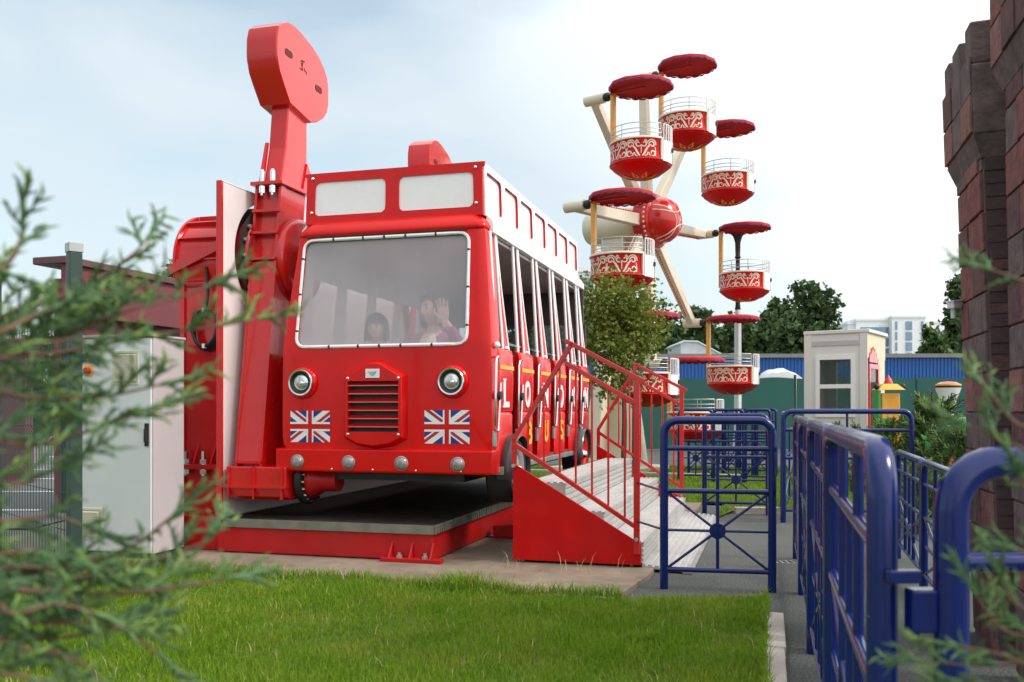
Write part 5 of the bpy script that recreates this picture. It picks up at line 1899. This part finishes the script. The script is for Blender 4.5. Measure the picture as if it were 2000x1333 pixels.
# far office block
OW = mat('office_white', (0.80, 0.82, 0.84), 0.6, var=0.03, scale=.1)
OG = mat('office_glass', (0.16, 0.26, 0.36), 0.12, metal=0.3, var=0.2, scale=.3)
def far_block(name, label, px0, px1, pyt, y, depth, bays, wings=()):
    a, b = at(px0, pyt, y), at(px1, pyt, y)
    o = thing(name, label, 'building', ((a.x + b.x) / 2, y, 0))
    hw_, H_ = (b.x - a.x) / 2, a.z
    MB().box(-hw_, hw_, 0, depth, 0, H_).build('wall', OW, o, 0)
    MB().box(-hw_ - .2, hw_ + .2, -.2, depth, H_ + .01, H_ + .5).build('parapet', OW, o, 0)
    for (u0, u1, v0, v1, nx, nz) in bays:
        X0, X1 = -hw_ + 2 * hw_ * u0, -hw_ + 2 * hw_ * u1
        for i in range(nx):
            for j in range(nz):
                x0, x1 = X0 + (X1 - X0) * (i + .04) / nx, X0 + (X1 - X0) * (i + .96) / nx
                z0_, z1_ = H_ * (v0 + (v1 - v0) * (j + .12) / nz), H_ * (v0 + (v1 - v0) * (j + .92) / nz)
                f = MB().box(x0, x1, -.15, -.01, z0_, z1_).build('window', OG, o, 0)
    return o
far_block('office_block', 'tall white office block far behind the kiosk with glass strips', 1742, 1808, 621, 230, 14,
          [(.10, .16, .2, .97, 1, 7), (.40, .60, .2, .97, 1, 7), (.86, .93, .2, .97, 1, 7)])
far_block('office_block', 'lower glazed wing of the far office block, left side', 1672, 1741, 627, 232, 14, [(.12, .94, .25, .94, 3, 6)])
far_block('office_block', 'low glazed wing of the far office block, right side', 1809, 1850, 631, 234, 14, [(.08, .95, .3, .90, 2, 6)])
far_block('office_block', 'stepped end of the far office block above the trees', 1656, 1671, 634, 233, 14, [(.1, .9, .5, .92, 1, 3)])
far_block('apartment_block', 'grey apartment block peeping above the bus rear corner', 1100, 1162, 532, 95, 10, [(.05, .95, .35, .97, 8, 6)])
# toy attractions at the right
GREENP = mat('green_toy_paint', (0.05, 0.34, 0.06), 0.4)
toy = thing('toy_gate', 'green and orange children\'s attraction gate post beside the kiosk', 'attraction', (at(1735, HY, 14.0).x, 14.0, 0))
MB().prism([(-.16, -.12, 0), (.16, -.12, 0), (.16, .12, 0), (-.16, .12, 0)], [(-.14, -.1, 1.38), (.14, -.1, 1.38), (.14, .1, 1.38), (-.14, .1, 1.38)]).build('post', ORANGE, toy, 0, .02)
MB().box(-.20, -.165, -.13, .13, 0, 1.42).build('side', GREENP, toy, 0)
MB().box(-.155, .02, -.135, -.122, .5, 1.0).build('leaf_panel', GREENP, toy, 0)
MB().prism([(-.2, -.15, 1.43), (.2, -.15, 1.43), (.2, .15, 1.43), (-.2, .15, 1.43)], [(-.1, -.08, 1.52), (.1, -.08, 1.52), (.1, .08, 1.52), (-.1, .08, 1.52)]).build('roof', YELL, toy, 0)
MB().lathe([(.07, 1.52), (.05, 1.58), (0, 1.66)], (0, 0, 0), (0, 0, 1), 14).build('finial', RED2, toy)
for s in (-1, 1):
    MB().ball((s * .2, -.05, 1.48), .045, 10, 8).build('ball', BLACK, toy)
tx = at(1852, HY, 13.0)
train = thing('toy_train', 'colourful toy train with white funnel behind the bush at right', 'toy train', (tx.x, 13.0, 0))
MB().lathe([(.07, 1.05), (.08, 1.12), (.12, 1.30), (.165, 1.42), (.17, 1.44)], (0, 0, 0), (0, 0, 1), 20).build('funnel', WHITE, train, 40)
MB().lathe([(.172, 1.44), (.172, 1.47)], (0, 0, 0), (0, 0, 1), 20).build('black_band', BLACK, train)
MB().lathe([(.173, 1.471), (.17, 1.49)], (0, 0, 0), (0, 0, 1), 20).build('yellow_band', YELL, train)
MB().lathe([(.16, 1.491), (.10, 1.52), (0, 1.53)], (0, 0, 0), (0, 0, 1), 20).build('funnel_cap', RED2, train)
MB().cyl((-.5, 0, .75), (.45, 0, .75), .28, n=24).build('boiler', GREENP, train, 40)
MB().box(.45, .95, -.32, .32, .3, 1.35).build('cab', GREENP, train, 0, .03)
for i in range(4):
    MB().box(.30, .44, -.34, -.325, .95 + .1 * i, 1.0 + .1 * i).build('stripe', WHITE if i % 2 else BLACK, train, 0)
MB().box(.40, 1.0, -.36, .36, 1.351, 1.40).build('cab_roof', RED2, train, 0, .02)
MB().lathe([(.06, 1.02), (.05, 1.12), (0, 1.2)], (-.28, 0, 0), (0, 0, 1), 12).build('bell', YELL, train)
MB().box(-.6, 1.0, -.3, .3, .18, .45).build('frame', RED2, train, 0, .02)
for x in (-.4, .05, .6):
    for s in (-1, 1):
        MB().lathe([(0, .03), (.16, .03), (.18, .0), (.18, -.05), (0, -.05)], (x, s * .32, .18), (0, s, 0), 20).build('wheel', BLACK, train, 40)

# maroon building on the left, mesh fence
MAR = mat('maroon_cladding', (0.17, 0.035, 0.045), 0.5, var=0.12, scale=2)
MARD = mat('maroon_roof_sheet', (0.12, 0.05, 0.055), 0.5, var=0.1)
c0 = at(128, HY, 10.0)
c1 = at(356, HY, 11.9)
ang = math.atan2(c1.y - c0.y, c1.x - c0.x)
Lm = (c1 - c0).length
mar = thing('maroon_pavilion', 'maroon flat-roofed pavilion behind the grey cabinet', 'pavilion', (c0.x, c0.y, 0), ang)
MB().box(-.05, Lm + .6, -.05, .40, 2.72, 2.80).build('roof', MARD, mar, 0, .01)
MB().box(.0, Lm + .5, .0, .06, 2.18, 2.719).build('fascia', MAR, mar, 0)
MB().box(.22, Lm + .4, .16, .36, 0, 2.6).build('wall', MAR, mar, 0)
MB().box(.1, .2, .05, .15, 0, 2.179).build('post', GPOST, mar, 0)
MB().box(Lm * .7, Lm * .7 + .1, .05, .15, 0, 2.179).build('post', GPOST, mar, 0)
lw = thing('low_maroon_wall', 'low dark maroon wall at the left edge behind the juniper', 'wall', (-9.6, 14.0, 0))
MB().box(-2.5, 2.2, 0, .25, 0, 2.05).build('wall_body', MARD, lw, 0)
MB().box(-2.55, 2.25, -.04, .29, 2.051, 2.2).build('coping', MAR, lw, 0)
# mesh fence
mf0, mf1 = Vector((-2.28, 4.8, 0)), Vector((-6.4, 9.2, 0))
fd = mf1 - mf0
fL = fd.length
mfe = thing('mesh_fence', 'dark green welded mesh fence with capped post at the left', 'fence', mf0, math.atan2(fd.y, fd.x))
CAPG = mat('grey_cap', (0.42, 0.44, 0.44), 0.5)
npn = 4
for i in range(npn + 1):
    x = fL * i / npn
    p_ = MB().box(x - .032, x + .032, -.032, .032, 0, 1.96).build('post', GPOST, mfe, 0, .004)
    MB().box(x - .036, x + .036, -.036, .036, 1.961, 2.01).build('post_cap', CAPG, p_, 0, .003)
for i in range(npn):
    x0, x1 = fL * i / npn + .05, fL * (i + 1) / npn - .05
    m = MB()
    nv = 26
    for k in range(nv + 1):
        x = x0 + (x1 - x0) * k / nv
        m.tube([(x, .0, .05), (x, 0, .95), (x, -.03, 1.0), (x, 0, 1.05), (x, 0, 1.62)], .0028, 4)
    for z in (.1, .3, .5, .7, .95, 1.0, 1.05, 1.25, 1.45, 1.6):
        m.cyl((x0, -.004 if abs(z - 1.0) > .01 else -.033, z), (x1, -.004 if abs(z - 1.0) > .01 else -.033, z), .0028, n=4)
    m.build('mesh_panel', GPOST, mfe, 0)
# ================================================================== CASTLE WALL AT THE RIGHT
BR = [mat('castle_stone_%s' % n_, c_, 0.9, var=0.35, scale=14, bump=0.9, bscale=26, spec=0.2, col2=c2_, c2scale=3.0) for n_, c_, c2_ in
      (('rose', (0.23, 0.09, 0.085), (0.17, 0.08, 0.078)), ('grey', (0.165, 0.12, 0.118), (0.125, 0.095, 0.093)), ('pink', (0.27, 0.125, 0.115), (0.20, 0.10, 0.095)), ('plum', (0.15, 0.075, 0.078), (0.11, 0.065, 0.066)))]
MORT = mat('castle_mortar', (0.16, 0.105, 0.10), 0.9, var=0.15)
DBR = mat('castle_shaded_stone', (0.085, 0.05, 0.052), 0.85, var=0.25, scale=8, bump=0.5, bscale=30)  # shading of the turret front put into the stone colour
def castle(label, loc, rz, w, d, H_, top, sx_lean, seed):
    rnd = random.Random(seed)
    o = thing('castle_tower', label, 'castle tower', loc, rz)
    o.rotation_euler = (0, sx_lean, rz)
    MB().box(0, w, 0, d, 0, H_).build('core', MORT, o, 0)
    # stones of the left face (x = 0)
    z = .02
    row = 0
    while z < H_ - .02:
        h = min(.185, H_ - z)
        nb = 2
        off = .0 if row % 2 else .5 / nb
        edges_ = [0.0] + [min(1, max(0, (i + off) / nb + rnd.uniform(-.04, .04))) for i in range(nb + 1)] + [1.0]
        edges_ = sorted(set(edges_))
        for e0, e1 in zip(edges_, edges_[1:]):
            if e1 - e0 < .06:
                continue
            t_ = rnd.uniform(.008, .016)
            y0, y1 = d * e0 + .005, d * e1 - .005
            MB().box(-t_, .0005, y0, y1, z + .005, z + h - .005).build('stone', rnd.choice(BR + [BR[0], BR[1]]), o, 0, .004)
        z += h
        row += 1
    # thin courses of the front face (y = 0)
    z = .01
    while z < H_ - .02:
        h = rnd.choice((.05, .06, .075))
        n_ = max(1, int(w / .2))
        for i in range(n_):
            MB().box(w * i / n_ + .003, w * (i + 1) / n_ - .003, -rnd.uniform(.006, .012), .0005, z + .003, z + h - .003).build('thin_stone', DBR if rnd.random() < .8 else BR[3], o, 0)
        z += h
    # flaring parapet
    p0_ = .045
    m = MB()
    m.prism([(-.012, -.012, H_ - .10), (w, -.012, H_ - .10), (w, d + .012, H_ - .10), (-.012, d + .012, H_ - .10)], [(-p0_, -p0_, H_), (w, -p0_, H_), (w, d + p0_, H_), (-p0_, d + p0_, H_)])
    m.build('corbel', BR[1], o, 0)
    MB().box(-p0_, w, -p0_, d + p0_, H_ + .001, H_ + top * .62).build('parapet', BR[1], o, 0, .008)
    z = H_ + .01
    while z < H_ + top * .6:
        for i in range(3):
            y0 = -p0_ + (d + 2 * p0_) * i / 3
            MB().box(-p0_ - rnd.uniform(.006, .014), -p0_ + .0005, y0 + .004, y0 + (d + 2 * p0_) / 3 - .004, z, z + .17).build('stone', rnd.choice(BR), o, 0, .004)
        z += .18
    ml = (d + 2 * p0_) / 5
    for i in (0, 2, 4):
        y0 = -p0_ + ml * i
        MB().box(-p0_ + .002, w - .002, y0 + .01, y0 + ml + .05 * (i == 2), H_ + top * .62 + .001, H_ + top).build('merlon', BR[1], o, 0, .012)
    return o
ta = Vector(((1956 - PX) * 4.2 / F, 4.2, 0))
castle('reddish stone castle turret in the right background, with battlements', ta, -TH, .34, .56, 2.40, .52, R(-1.9), 3)
tb = Vector(((1995 - PX) * 3.75 / F, 3.75, 0))
castle('nearer taller castle turret cut by the right edge of the picture', (2.02, 3.42, 0), -TH, .8, .55, 2.62, .6, R(-1.0), 5)
# security camera
sc0 = at(1862, 600, 4.72)
cctv = thing('security_camera', 'white security camera bracketed on the castle turret', 'camera', (sc0.x, sc0.y, sc0.z - .03), 0)
MB().bar((-.03, -.03, .035), (.045, .02, .045), .04, .036).build('housing', WHITE, cctv, 0, .006)
MB().bar((-.037, -.035, .055), (.04, .015, .066), .05, .006).build('sun_shield', WHITE, cctv, 0)
MB().cyl((-.005, -.01, -.03), (-.005, -.01, .02), .012, n=10).build('stem', GREYC, cctv)
MB().cyl((.04, .015, .045), (.12, .03, .05), .008, n=8).build('bracket', GREYC, cctv)
# ================================================================== TREES AND SHRUBS
def leaves(centres, per, spread, size, seed, up=0.25):
    rg = np.random.default_rng(seed)
    C = np.repeat(np.asarray(centres), per, axis=0)
    n = len(C)
    P = C + rg.normal(0, 1, (n, 3)) * spread
    d = rg.normal(0, 1, (n, 3))
    d[:, 2] -= up
    d /= np.linalg.norm(d, axis=1)[:, None]
    t = rg.normal(0, 1, (n, 3))
    t -= d * (t * d).sum(1)[:, None]
    t /= np.linalg.norm(t, axis=1)[:, None]
    L = size * rg.uniform(.6, 1.3, n)[:, None]
    w = L * .38
    nn = np.cross(d, t)
    V = np.stack([P, P + d * L * .5 + t * w + nn * L * .08, P + d * L, P + d * L * .5 - t * w + nn * L * .08], 1).reshape(-1, 3)
    i = np.arange(n) * 4
    return V, np.stack([i, i + 1, i + 2, i + 3], 1)
def tree(name, label, loc, H_, cz, rx, rz, nclump, per, lsize, lm, trunk_r, group=None, seed=1, cone=0.0, spread=.16, hollow=.55, ry=None):
    rg = random.Random(seed)
    o = thing(name, label, 'tree', loc, 0, group)
    ry = ry or rx
    cents = []
    lobes = [(rg.uniform(-.5, .5), rg.uniform(-.5, .5), rg.uniform(-.6, .65), rg.uniform(.35, .6)) for _ in range(9)]
    k = 0
    while len(cents) < nclump and k < nclump * 60:
        k += 1
        x, y, z = rg.uniform(-1.1, 1.1), rg.uniform(-1.1, 1.1), rg.uniform(-1, 1)
        ok = False
        for lx, ly, lz, lr in lobes:
            q = ((x - lx) ** 2 + (y - ly) ** 2 + (z - lz) ** 2) ** .5 / lr
            if q < 1 and (q > hollow or rg.random() < .3):
                ok = True
        kk = 1 - cone * (z + 1) / 2
        if ok and (x * x + y * y) < (1.1 * kk) ** 2:
            cents.append((x * rx, y * ry, cz + z * rz))
    V, Fc = leaves(cents, per, spread, lsize, seed)
    struct(link('crown', raw_mesh('crown', V, Fc, lm), o), 'stuff')
    m = MB()
    bend = [(rg.uniform(-.03, .03) * H_ * .3, rg.uniform(-.03, .03) * H_ * .3) for _ in range(4)]
    tp = [Vector((0, 0, -.05)), Vector((bend[0][0], bend[0][1], cz * .45)), Vector((bend[1][0], bend[1][1], cz * .8)), Vector((bend[2][0], bend[2][1], cz + rz * .35)), Vector((0, 0, cz + rz * .8))]
    m.tube(tp, [trunk_r * 1.25, trunk_r, trunk_r * .75, trunk_r * .45, trunk_r * .15], 10)
    m.build('trunk', BARK, o, 60)
    m = MB()
    for c in rg.sample(cents, min(len(cents), 26)):
        c = Vector(c)
        s = tp[1].lerp(tp[3], rg.uniform(.35, 1.0))
        s.z = min(s.z, c.z)
        mid_ = s.lerp(c, .5) + Vector((0, 0, -.05 * rz))
        m.tube([s, mid_, c], [trunk_r * .32, trunk_r * .2, trunk_r * .06], 5)
    m.build('branches', BARK, o, 60)
    return o
sp = at(1216, HY, 12.6)
tree('sapling', 'young yellow-green tree with thin trunk between the bus and the ferris wheel', (sp.x, 12.6, 0), 2.95, 2.10, .60, .88, 230, 30, .062, LEAFA, .035, seed=4, spread=.11, hollow=.35, cone=.2)
stk = thing('tree_stake', 'brown wooden stake beside the young tree trunk', 'stake', (sp.x + .14, 12.5, 0))
MB().cyl((0, 0, 0), (.01, 0, 1.25), .03, n=8).build('stake_pole', BARK, stk)
# far trees: (px centre, px top, depth, px half width, label)
far = [(1590, 563, 58, 52, 'tall dense tree with pointed crown left of the far office block'),
       (1535, 592, 62, 40, 'rounded tree left of the tall pointed tree'),
       (1480, 622, 55, 46, 'broad dark tree behind the lower right gondola'),
       (1420, 606, 52, 44, 'dark tree behind the lamp post'),
       (1360, 612, 50, 46, 'dark tree behind the bent wheel arm'),
       (1310, 618, 46, 40, 'dark tree right of the sapling, behind the wheel tower'),
       (1560, 640, 48, 40, 'lower bushy tree just left of the kiosk roof'),
       (1245, 600, 48, 50, 'dark tree behind the young yellow-green tree'),
       (1165, 590, 44, 46, 'dark tree behind the rear corner of the bus'),
       (1085, 575, 40, 60, 'dark tree seen through the rear windows of the bus'),
       (1000, 585, 38, 60, 'dark tree behind the open side of the bus front'),
       (1838, 636, 46, 42, 'bushy light green tree under the office block right wing'),
       (1880, 545, 60, 26, 'narrow dark tree at the castle turret edge'),
       (1905, 600, 52, 40, 'dark tree partly hidden by the castle turret')]
for i, (px, pt, y, hw_, lb) in enumerate(far):
    top_ = at(px, pt, y)
    wdt = hw_ * y / F
    H_ = top_.z
    cz = H_ * .55
    tree('tree', lb, (top_.x, y, 0), H_, cz, wdt * 1.15, H_ * .47, 190, 26, .34 * y / 50, LEAFB if i not in (11,) else LEAFC, .14, 'trees beyond the park fence', seed=20 + i, spread=.17 * y / 50, cone=.35 if i in (0, 12) else .1, hollow=.3, ry=wdt * .9)
lt = at(338, 488, 22)
tree('tree', 'small dark tree top beside the red drum at the left', (lt.x + .1, 22, 0), lt.z, lt.z * .72, .62, lt.z * .27, 120, 34, .13, LEAFB, .09, 'trees beyond the park fence', seed=61, spread=.09, hollow=.3)
lt = at(60, 660, 30)
tree('tree', 'dim tree low behind the juniper at the left edge', (lt.x, 30, 0), lt.z, lt.z * .5, 2.2, lt.z * .5, 140, 26, .25, LEAFB, .12, 'trees beyond the park fence', seed=62, spread=.14, hollow=.3)

# --- juniper sprays: recursive tapered scale-leaf shoots
class Fast:
    """collects many small tapered tubes in numpy"""
    def __init__(s):
        s.V, s.F, s.n = [], [], 0
    def shoot(s, p, d, L, r, rg, k=5, sides=4, droop=0.0):
        d = d / np.linalg.norm(d)
        a = np.array((0, 0, 1.0)) if abs(d[2]) < .9 else np.array((1.0, 0, 0))
        x = np.cross(d, a)
        x /= np.linalg.norm(x)
        y = np.cross(d, x)
        t = np.linspace(0, 1, k)
        bend = rg.normal(0, .08, 3) * L
        C = p + d * (t * L)[:, None] + bend * (t ** 2)[:, None] + np.array((0, 0, -droop * L)) * (t ** 2)[:, None]
        rad = r * np.array([.7] + [1.0 if j % 2 else .72 for j in range(1, k - 1)] + [.15]) * (1 - .35 * t)
        an = np.arange(sides) * 2 * np.pi / sides + rg.uniform(0, 6)
        ring = (np.cos(an)[:, None] * x + np.sin(an)[:, None] * y)
        V = (C[:, None, :] + ring[None] * rad[:, None, None]).reshape(-1, 3)
        i, j = np.meshgrid(np.arange(k - 1), np.arange(sides), indexing='ij')
        l = (j + 1) % sides
        Fq = np.stack([i * sides + j, i * sides + l, (i + 1) * sides + l, (i + 1) * sides + j], -1).reshape(-1, 4) + s.n
        s.V.append(V)
        s.F.append(Fq)
        s.n += len(V)
        return C
    def mesh(s, name, m):
        return raw_mesh(name, np.concatenate(s.V), np.concatenate(s.F), m, True)
def spray(leaf, tip, p, d, L, rg, scale):
    """a plume: central shoot with side shoots in a loose plane, each with small sprigs"""
    d = d / np.linalg.norm(d)
    pl = rg.normal(0, 1, 3)
    pl -= d * pl.dot(d)
    pl /= np.linalg.norm(pl)
    C = leaf.shoot(p, d, L, .0031 * scale, rg, 8, 5, .05)
    n = max(4, int(L / (.0075 * scale)))
    for i in range(n):
        t = (i + .5 + rg.uniform(-.3, .3)) / n
        q = p + d * (L * t)
        sgn = 1 if i % 2 else -1
        ang = rg.uniform(.45, .8)
        rot = rg.normal(0, .5)
        w = np.cross(d, pl)
        sd = pl * np.cos(rot) + w * np.sin(rot)
        dd = d * np.cos(ang) + sd * sgn * np.sin(ang)
        l1 = L * (.50 * (1 - t) + .14) * rg.uniform(.7, 1.2)
        tgt = tip if (t > .62 and rg.random() < .6) else leaf
        tgt.shoot(q, dd, l1, .0022 * scale, rg, 6, 4, .05)
        m_ = max(1, int(l1 / (.0058 * scale)))
        for j in range(m_):
            u = (j + .4 + rg.uniform(0, .4)) / m_
            s2 = 1 if j % 2 else -1
            a2 = rg.uniform(.4, .75)
            pd = np.cross(dd, rg.normal(0, 1, 3))
            pd /= np.linalg.norm(pd)
            d2 = dd * np.cos(a2) + pd * s2 * np.sin(a2)
            (tip if (u > .7 and rg.random() < .35) else tgt).shoot(q + dd * (l1 * u), d2, rg.uniform(.009, .018) * scale, .0017 * scale, rg, 4, 4)
def juniper(name, label, root, branches, seed, scale=1.0, dens=1.0):
    rg = np.random.default_rng(seed)
    o = thing(name, label, 'juniper', (root[0], root[1], 0))
    leaf, tip = Fast(), Fast()
    bark = MB()
    R0 = np.array((root[0], root[1], 0.0))
    ztop = max(b[0][2] for b in branches)
    bark.tube([Vector((0, 0, -.02)), Vector((.01, .01, ztop * .4)), Vector((-.01, 0, ztop * .8)), Vector((0, 0, ztop * 1.05))], [.035, .028, .02, .008], 8)
    for br in branches:
        P = [np.array(p, float) - R0 for p in br]
        # smooth path
        T = np.linspace(0, len(P) - 1, 8 * len(P))
        path = []
        for t in T:
            i = min(int(t), len(P) - 2)
            f = t - i
            p0, p1 = P[max(i - 1, 0)], P[i]
            p2, p3 = P[i + 1], P[min(i + 2, len(P) - 1)]
            path.append(.5 * ((2 * p1) + (-p0 + p2) * f + (2 * p0 - 5 * p1 + 4 * p2 - p3) * f * f + (-p0 + 3 * p1 - 3 * p2 + p3) * f ** 3))
        path = np.array(path)
        n = len(path)
        bark.tube([Vector(p) for p in path], [.0030 * scale * (1 - .85 * i / n) + .0006 for i in range(n)], 6)
        seg = np.linalg.norm(np.diff(path, axis=0), axis=1)
        tot = seg.sum()
        cum = np.concatenate([[0], np.cumsum(seg)])
        step = .032 * scale / dens
        k = int(tot / step)
        for i in range(k):
            s_ = tot * (.16 + .84 * (i + .5) / k)
            j = min(np.searchsorted(cum, s_) - 1, n - 2)
            q = path[j] + (path[j + 1] - path[j]) * ((s_ - cum[j]) / max(seg[j], 1e-6))
            d = path[j + 1] - path[j]
            d /= np.linalg.norm(d)
            u = s_ / tot
            pr = np.cross(d, rg.normal(0, 1, 3))
            pr /= np.linalg.norm(pr)
            a = rg.uniform(.45, .85)
            dd = d * np.cos(a) + pr * np.sin(a) + np.array((0, 0, .12))
            L = (.066 * (1 - u) ** .6 + .028) * rg.uniform(.6, 1.15) * scale
            spray(leaf, tip, q, dd, L, rg, scale)
        spray(leaf, tip, path[-2], path[-1] - path[-3], .055 * scale, rg, scale)
    struct(link('foliage', leaf.mesh('foliage', JUN), o), 'stuff')
    struct(link('young_tips', tip.mesh('young_tips', JUNT), o), 'stuff')
    bark.build('stems', JBARK, o, 60)
    return o
A = lambda px, py, d: tuple(at(px, py, d))
T0 = (-.62, .92)
TR = lambda z, dx=0: (T0[0] + dx, T0[1], z)
left_br = [
    [TR(1.02), A(-60, 730, .92), A(120, 690, .94), A(300, 655, .96), A(440, 635, .98), A(505, 622, 1.0)],
    [TR(1.05), A(-40, 700, .90), A(110, 660, .90), A(240, 610, .90), A(340, 585, .92), A(425, 552, .93)],
    [TR(1.10), A(-20, 640, .93), A(110, 585, .95), A(200, 540, .97), A(262, 495, .98), A(288, 466, 1.0)],
    [TR(1.15), A(-60, 560, .84), A(10, 520, .85), A(40, 470, .86), A(44, 450, .86)],
    [TR(.98), A(-60, 800, .88), A(80, 780, .88), A(200, 775, .90), A(320, 750, .92)],
    [TR(.96), A(-80, 880, .85), A(60, 870, .86), A(180, 840, .88), A(290, 800, .90)],
    [TR(.86), A(-80, 1040, .86), A(20, 1020, .88), A(110, 1010, .90), A(190, 1040, .92)],
    [TR(.84), A(-100, 1090, .80), A(0, 1085, .81), A(70, 1075, .82), A(150, 1095, .84)],
    [TR(.82), A(-60, 1120, .95), A(60, 1130, .97), A(170, 1120, .98), A(260, 1140, 1.0)],
    [TR(.72), A(-60, 1260, .92), A(60, 1250, .94), A(160, 1240, .96), A(250, 1215, .98)],
    [TR(.74), A(-60, 1210, .80), A(30, 1200, .80), A(110, 1180, .82), A(190, 1200, .84)],
    [TR(.90), A(-100, 960, .82), A(10, 950, .82), A(80, 930, .84), A(130, 905, .84)],
    [TR(1.0), A(-80, 720, .82), A(20, 700, .83), A(90, 670, .84), A(180, 660, .86)],
    [TR(1.04), A(-80, 650, .96), A(20, 630, .98), A(110, 640, 1.0), A(200, 610, 1.0)],
    [TR(.78), A(-60, 1175, .84), A(60, 1155, .86), A(230, 1160, .88), A(360, 1145, .90), A(445, 1130, .92)],
    [TR(.80), A(-40, 1140, .88), A(120, 1110, .90), A(260, 1065, .92), A(345, 1000, .93)],
    [TR(.80), A(-40, 1150, .90), A(150, 1130, .92), A(300, 1095, .94), A(400, 1060, .96), A(415, 1045, .97)],
    [TR(.74), A(-60, 1220, .84), A(80, 1215, .86), A(220, 1225, .88), A(300, 1270, .90), A(330, 1300, .90)],
    [TR(.70), A(-60, 1290, .82), A(60, 1270, .84), A(150, 1290, .85), A(200, 1330, .86)],
    [TR(1.04), A(-100, 690, .80), A(0, 650, .80), A(60, 620, .82), A(110, 600, .83)],
    [TR(.66), A(-80, 1340, .80), A(20, 1320, .80), A(90, 1330, .82)],
]
juniper('juniper_shrub', 'blurred feathery juniper branches filling the left foreground', T0, left_br, 5, 1.0, .92)
T1 = (.70, .88)
TR = lambda z, dx=0: (T1[0] + dx, T1[1], z)
right_br = [
    [TR(.80), A(2200, 1290, .90), A(2060, 1290, .92), A(1930, 1300, .94), A(1800, 1292, .96)],
    [TR(.85), A(2180, 1260, .88), A(2060, 1250, .90), A(1960, 1230, .92), A(1905, 1160, .93)],
    [TR(.78), A(2180, 1330, .86), A(2060, 1320, .87), A(1960, 1280, .88), A(1870, 1262, .90)],
    [TR(.82), A(2160, 1250, .86), A(2060, 1210, .87), A(1985, 1180, .88), A(1960, 1140, .88)],
    [TR(.72), A(2180, 1380, .84), A(2060, 1360, .86), A(1950, 1340, .88), A(1880, 1335, .90)],
    [TR(1.06), A(2220, 900, .86), A(2090, 860, .88), A(1990, 830, .90), A(1935, 770, .92)],
    [TR(1.04), A(2220, 930, .88), A(2080, 900, .90), A(1980, 870, .92), A(1890, 832, .94)],
    [TR(1.25), A(2220, 620, .86), A(2090, 575, .88), A(2000, 550, .90), A(1935, 527, .92)],
    [TR(1.0), A(2220, 1000, .9), A(2100, 990, .9), A(2010, 960, .92), A(1990, 930, .92)],
    [TR(.90), A(2220, 1150, .9), A(2110, 1130, .9), A(2020, 1090, .92), A(1985, 1075, .92)],
]
juniper('juniper_shrub', 'blurred juniper twigs poking in at the right foreground', T1, right_br, 9, .85, .50)
# garden junipers and small conifers near the kiosk
def bush(name, label, loc, H_, w, n, L, seed, group=None):
    rg = np.random.default_rng(seed)
    o = thing(name, label, 'shrub', (loc[0], loc[1], 0), 0, group)
    f, t_ = Fast(), Fast()
    for i in range(n):
        z = H_ * rg.uniform(.03, .9) ** .9
        a = rg.uniform(0, 2 * np.pi)
        rr_ = w * (1 - (z / H_) ** 1.6) * rg.uniform(.35, 1.0)
        p = np.array((math.cos(a) * rr_, math.sin(a) * rr_, z))
        d = np.array((math.cos(a) * .8, math.sin(a) * .8, rg.uniform(.5, 1.4)))
        LL = L * rg.uniform(.6, 1.2)
        tg = t_ if rg.random() < .3 else f
        d = d / np.linalg.norm(d)
        tg.shoot(p, d, LL, L * .05, rg, 5, 4)
        for j in range(9):
            u = (j + .5) / 9
            v = np.cross(d, rg.normal(0, 1, 3))
            v /= np.linalg.norm(v)
            tg.shoot(p + d * LL * u, d * .75 + v * .66, LL * (.42 * (1 - u) + .15), L * .04, rg, 4, 3)
    struct(link('foliage', f.mesh('foliage', LEAFC), o), 'stuff')
    struct(link('young_tips', t_.mesh('young_tips', JUNT), o), 'stuff')
    m = MB()
    m.tube([(0, 0, 0), (.01, 0, H_ * .5), (0, .01, H_ * .85)], [.025, .018, .005], 6)
    m.build('stem', BARK, o)
    return o
p = at(1825, HY, 9.4)
bush('conifer_bush', 'feathery green conifer bush beside the castle turret', (p.x, 9.4), 1.28, .46, 420, .20, 31)
p = at(1868, HY, 8.8)
bush('conifer_bush', 'smaller green conifer bush touching the castle turret', (p.x, 8.8), .98, .36, 260, .18, 32)
p = at(1795, HY, 8.4)
bush('conifer_bush', 'low conifer bush at the foot of the larger one', (p.x, 8.4), .62, .34, 200, .16, 33)
p = at(1735, HY, 13.2)
bush('conifer_bush', 'low leafy shrub below the toy gate beside the kiosk', (p.x, 13.2), .98, .50, 300, .20, 34)
for i, px in enumerate((1592, 1612, 1636, 1672)):
    p = at(px, HY, 14.4)
    bush('small_conifer', 'tiny dark conifer in front of the kiosk, %s from the left' % ('first', 'second', 'third', 'fourth')[i], (p.x, 14.4), (.86, .90, .98, .96)[i], .10, 90, .12, 40 + i, 'small conifers in front of the kiosk')
p = at(1700, HY, 14.0)
bush('small_conifer', 'wide low green shrub at the right corner of the kiosk', (p.x, 14.0), .80, .30, 180, .17, 45)
for i, px in enumerate((1600, 1665, 1720, 1775)):
    p = at(px, HY, 12.2)
    bush('edging_shrub', 'low green shrub behind the kiosk barrier, %s from the left' % ('first', 'second', 'third', 'fourth')[i], (p.x, 12.2), .45, .32, 130, .15, 50 + i, 'edging shrubs')
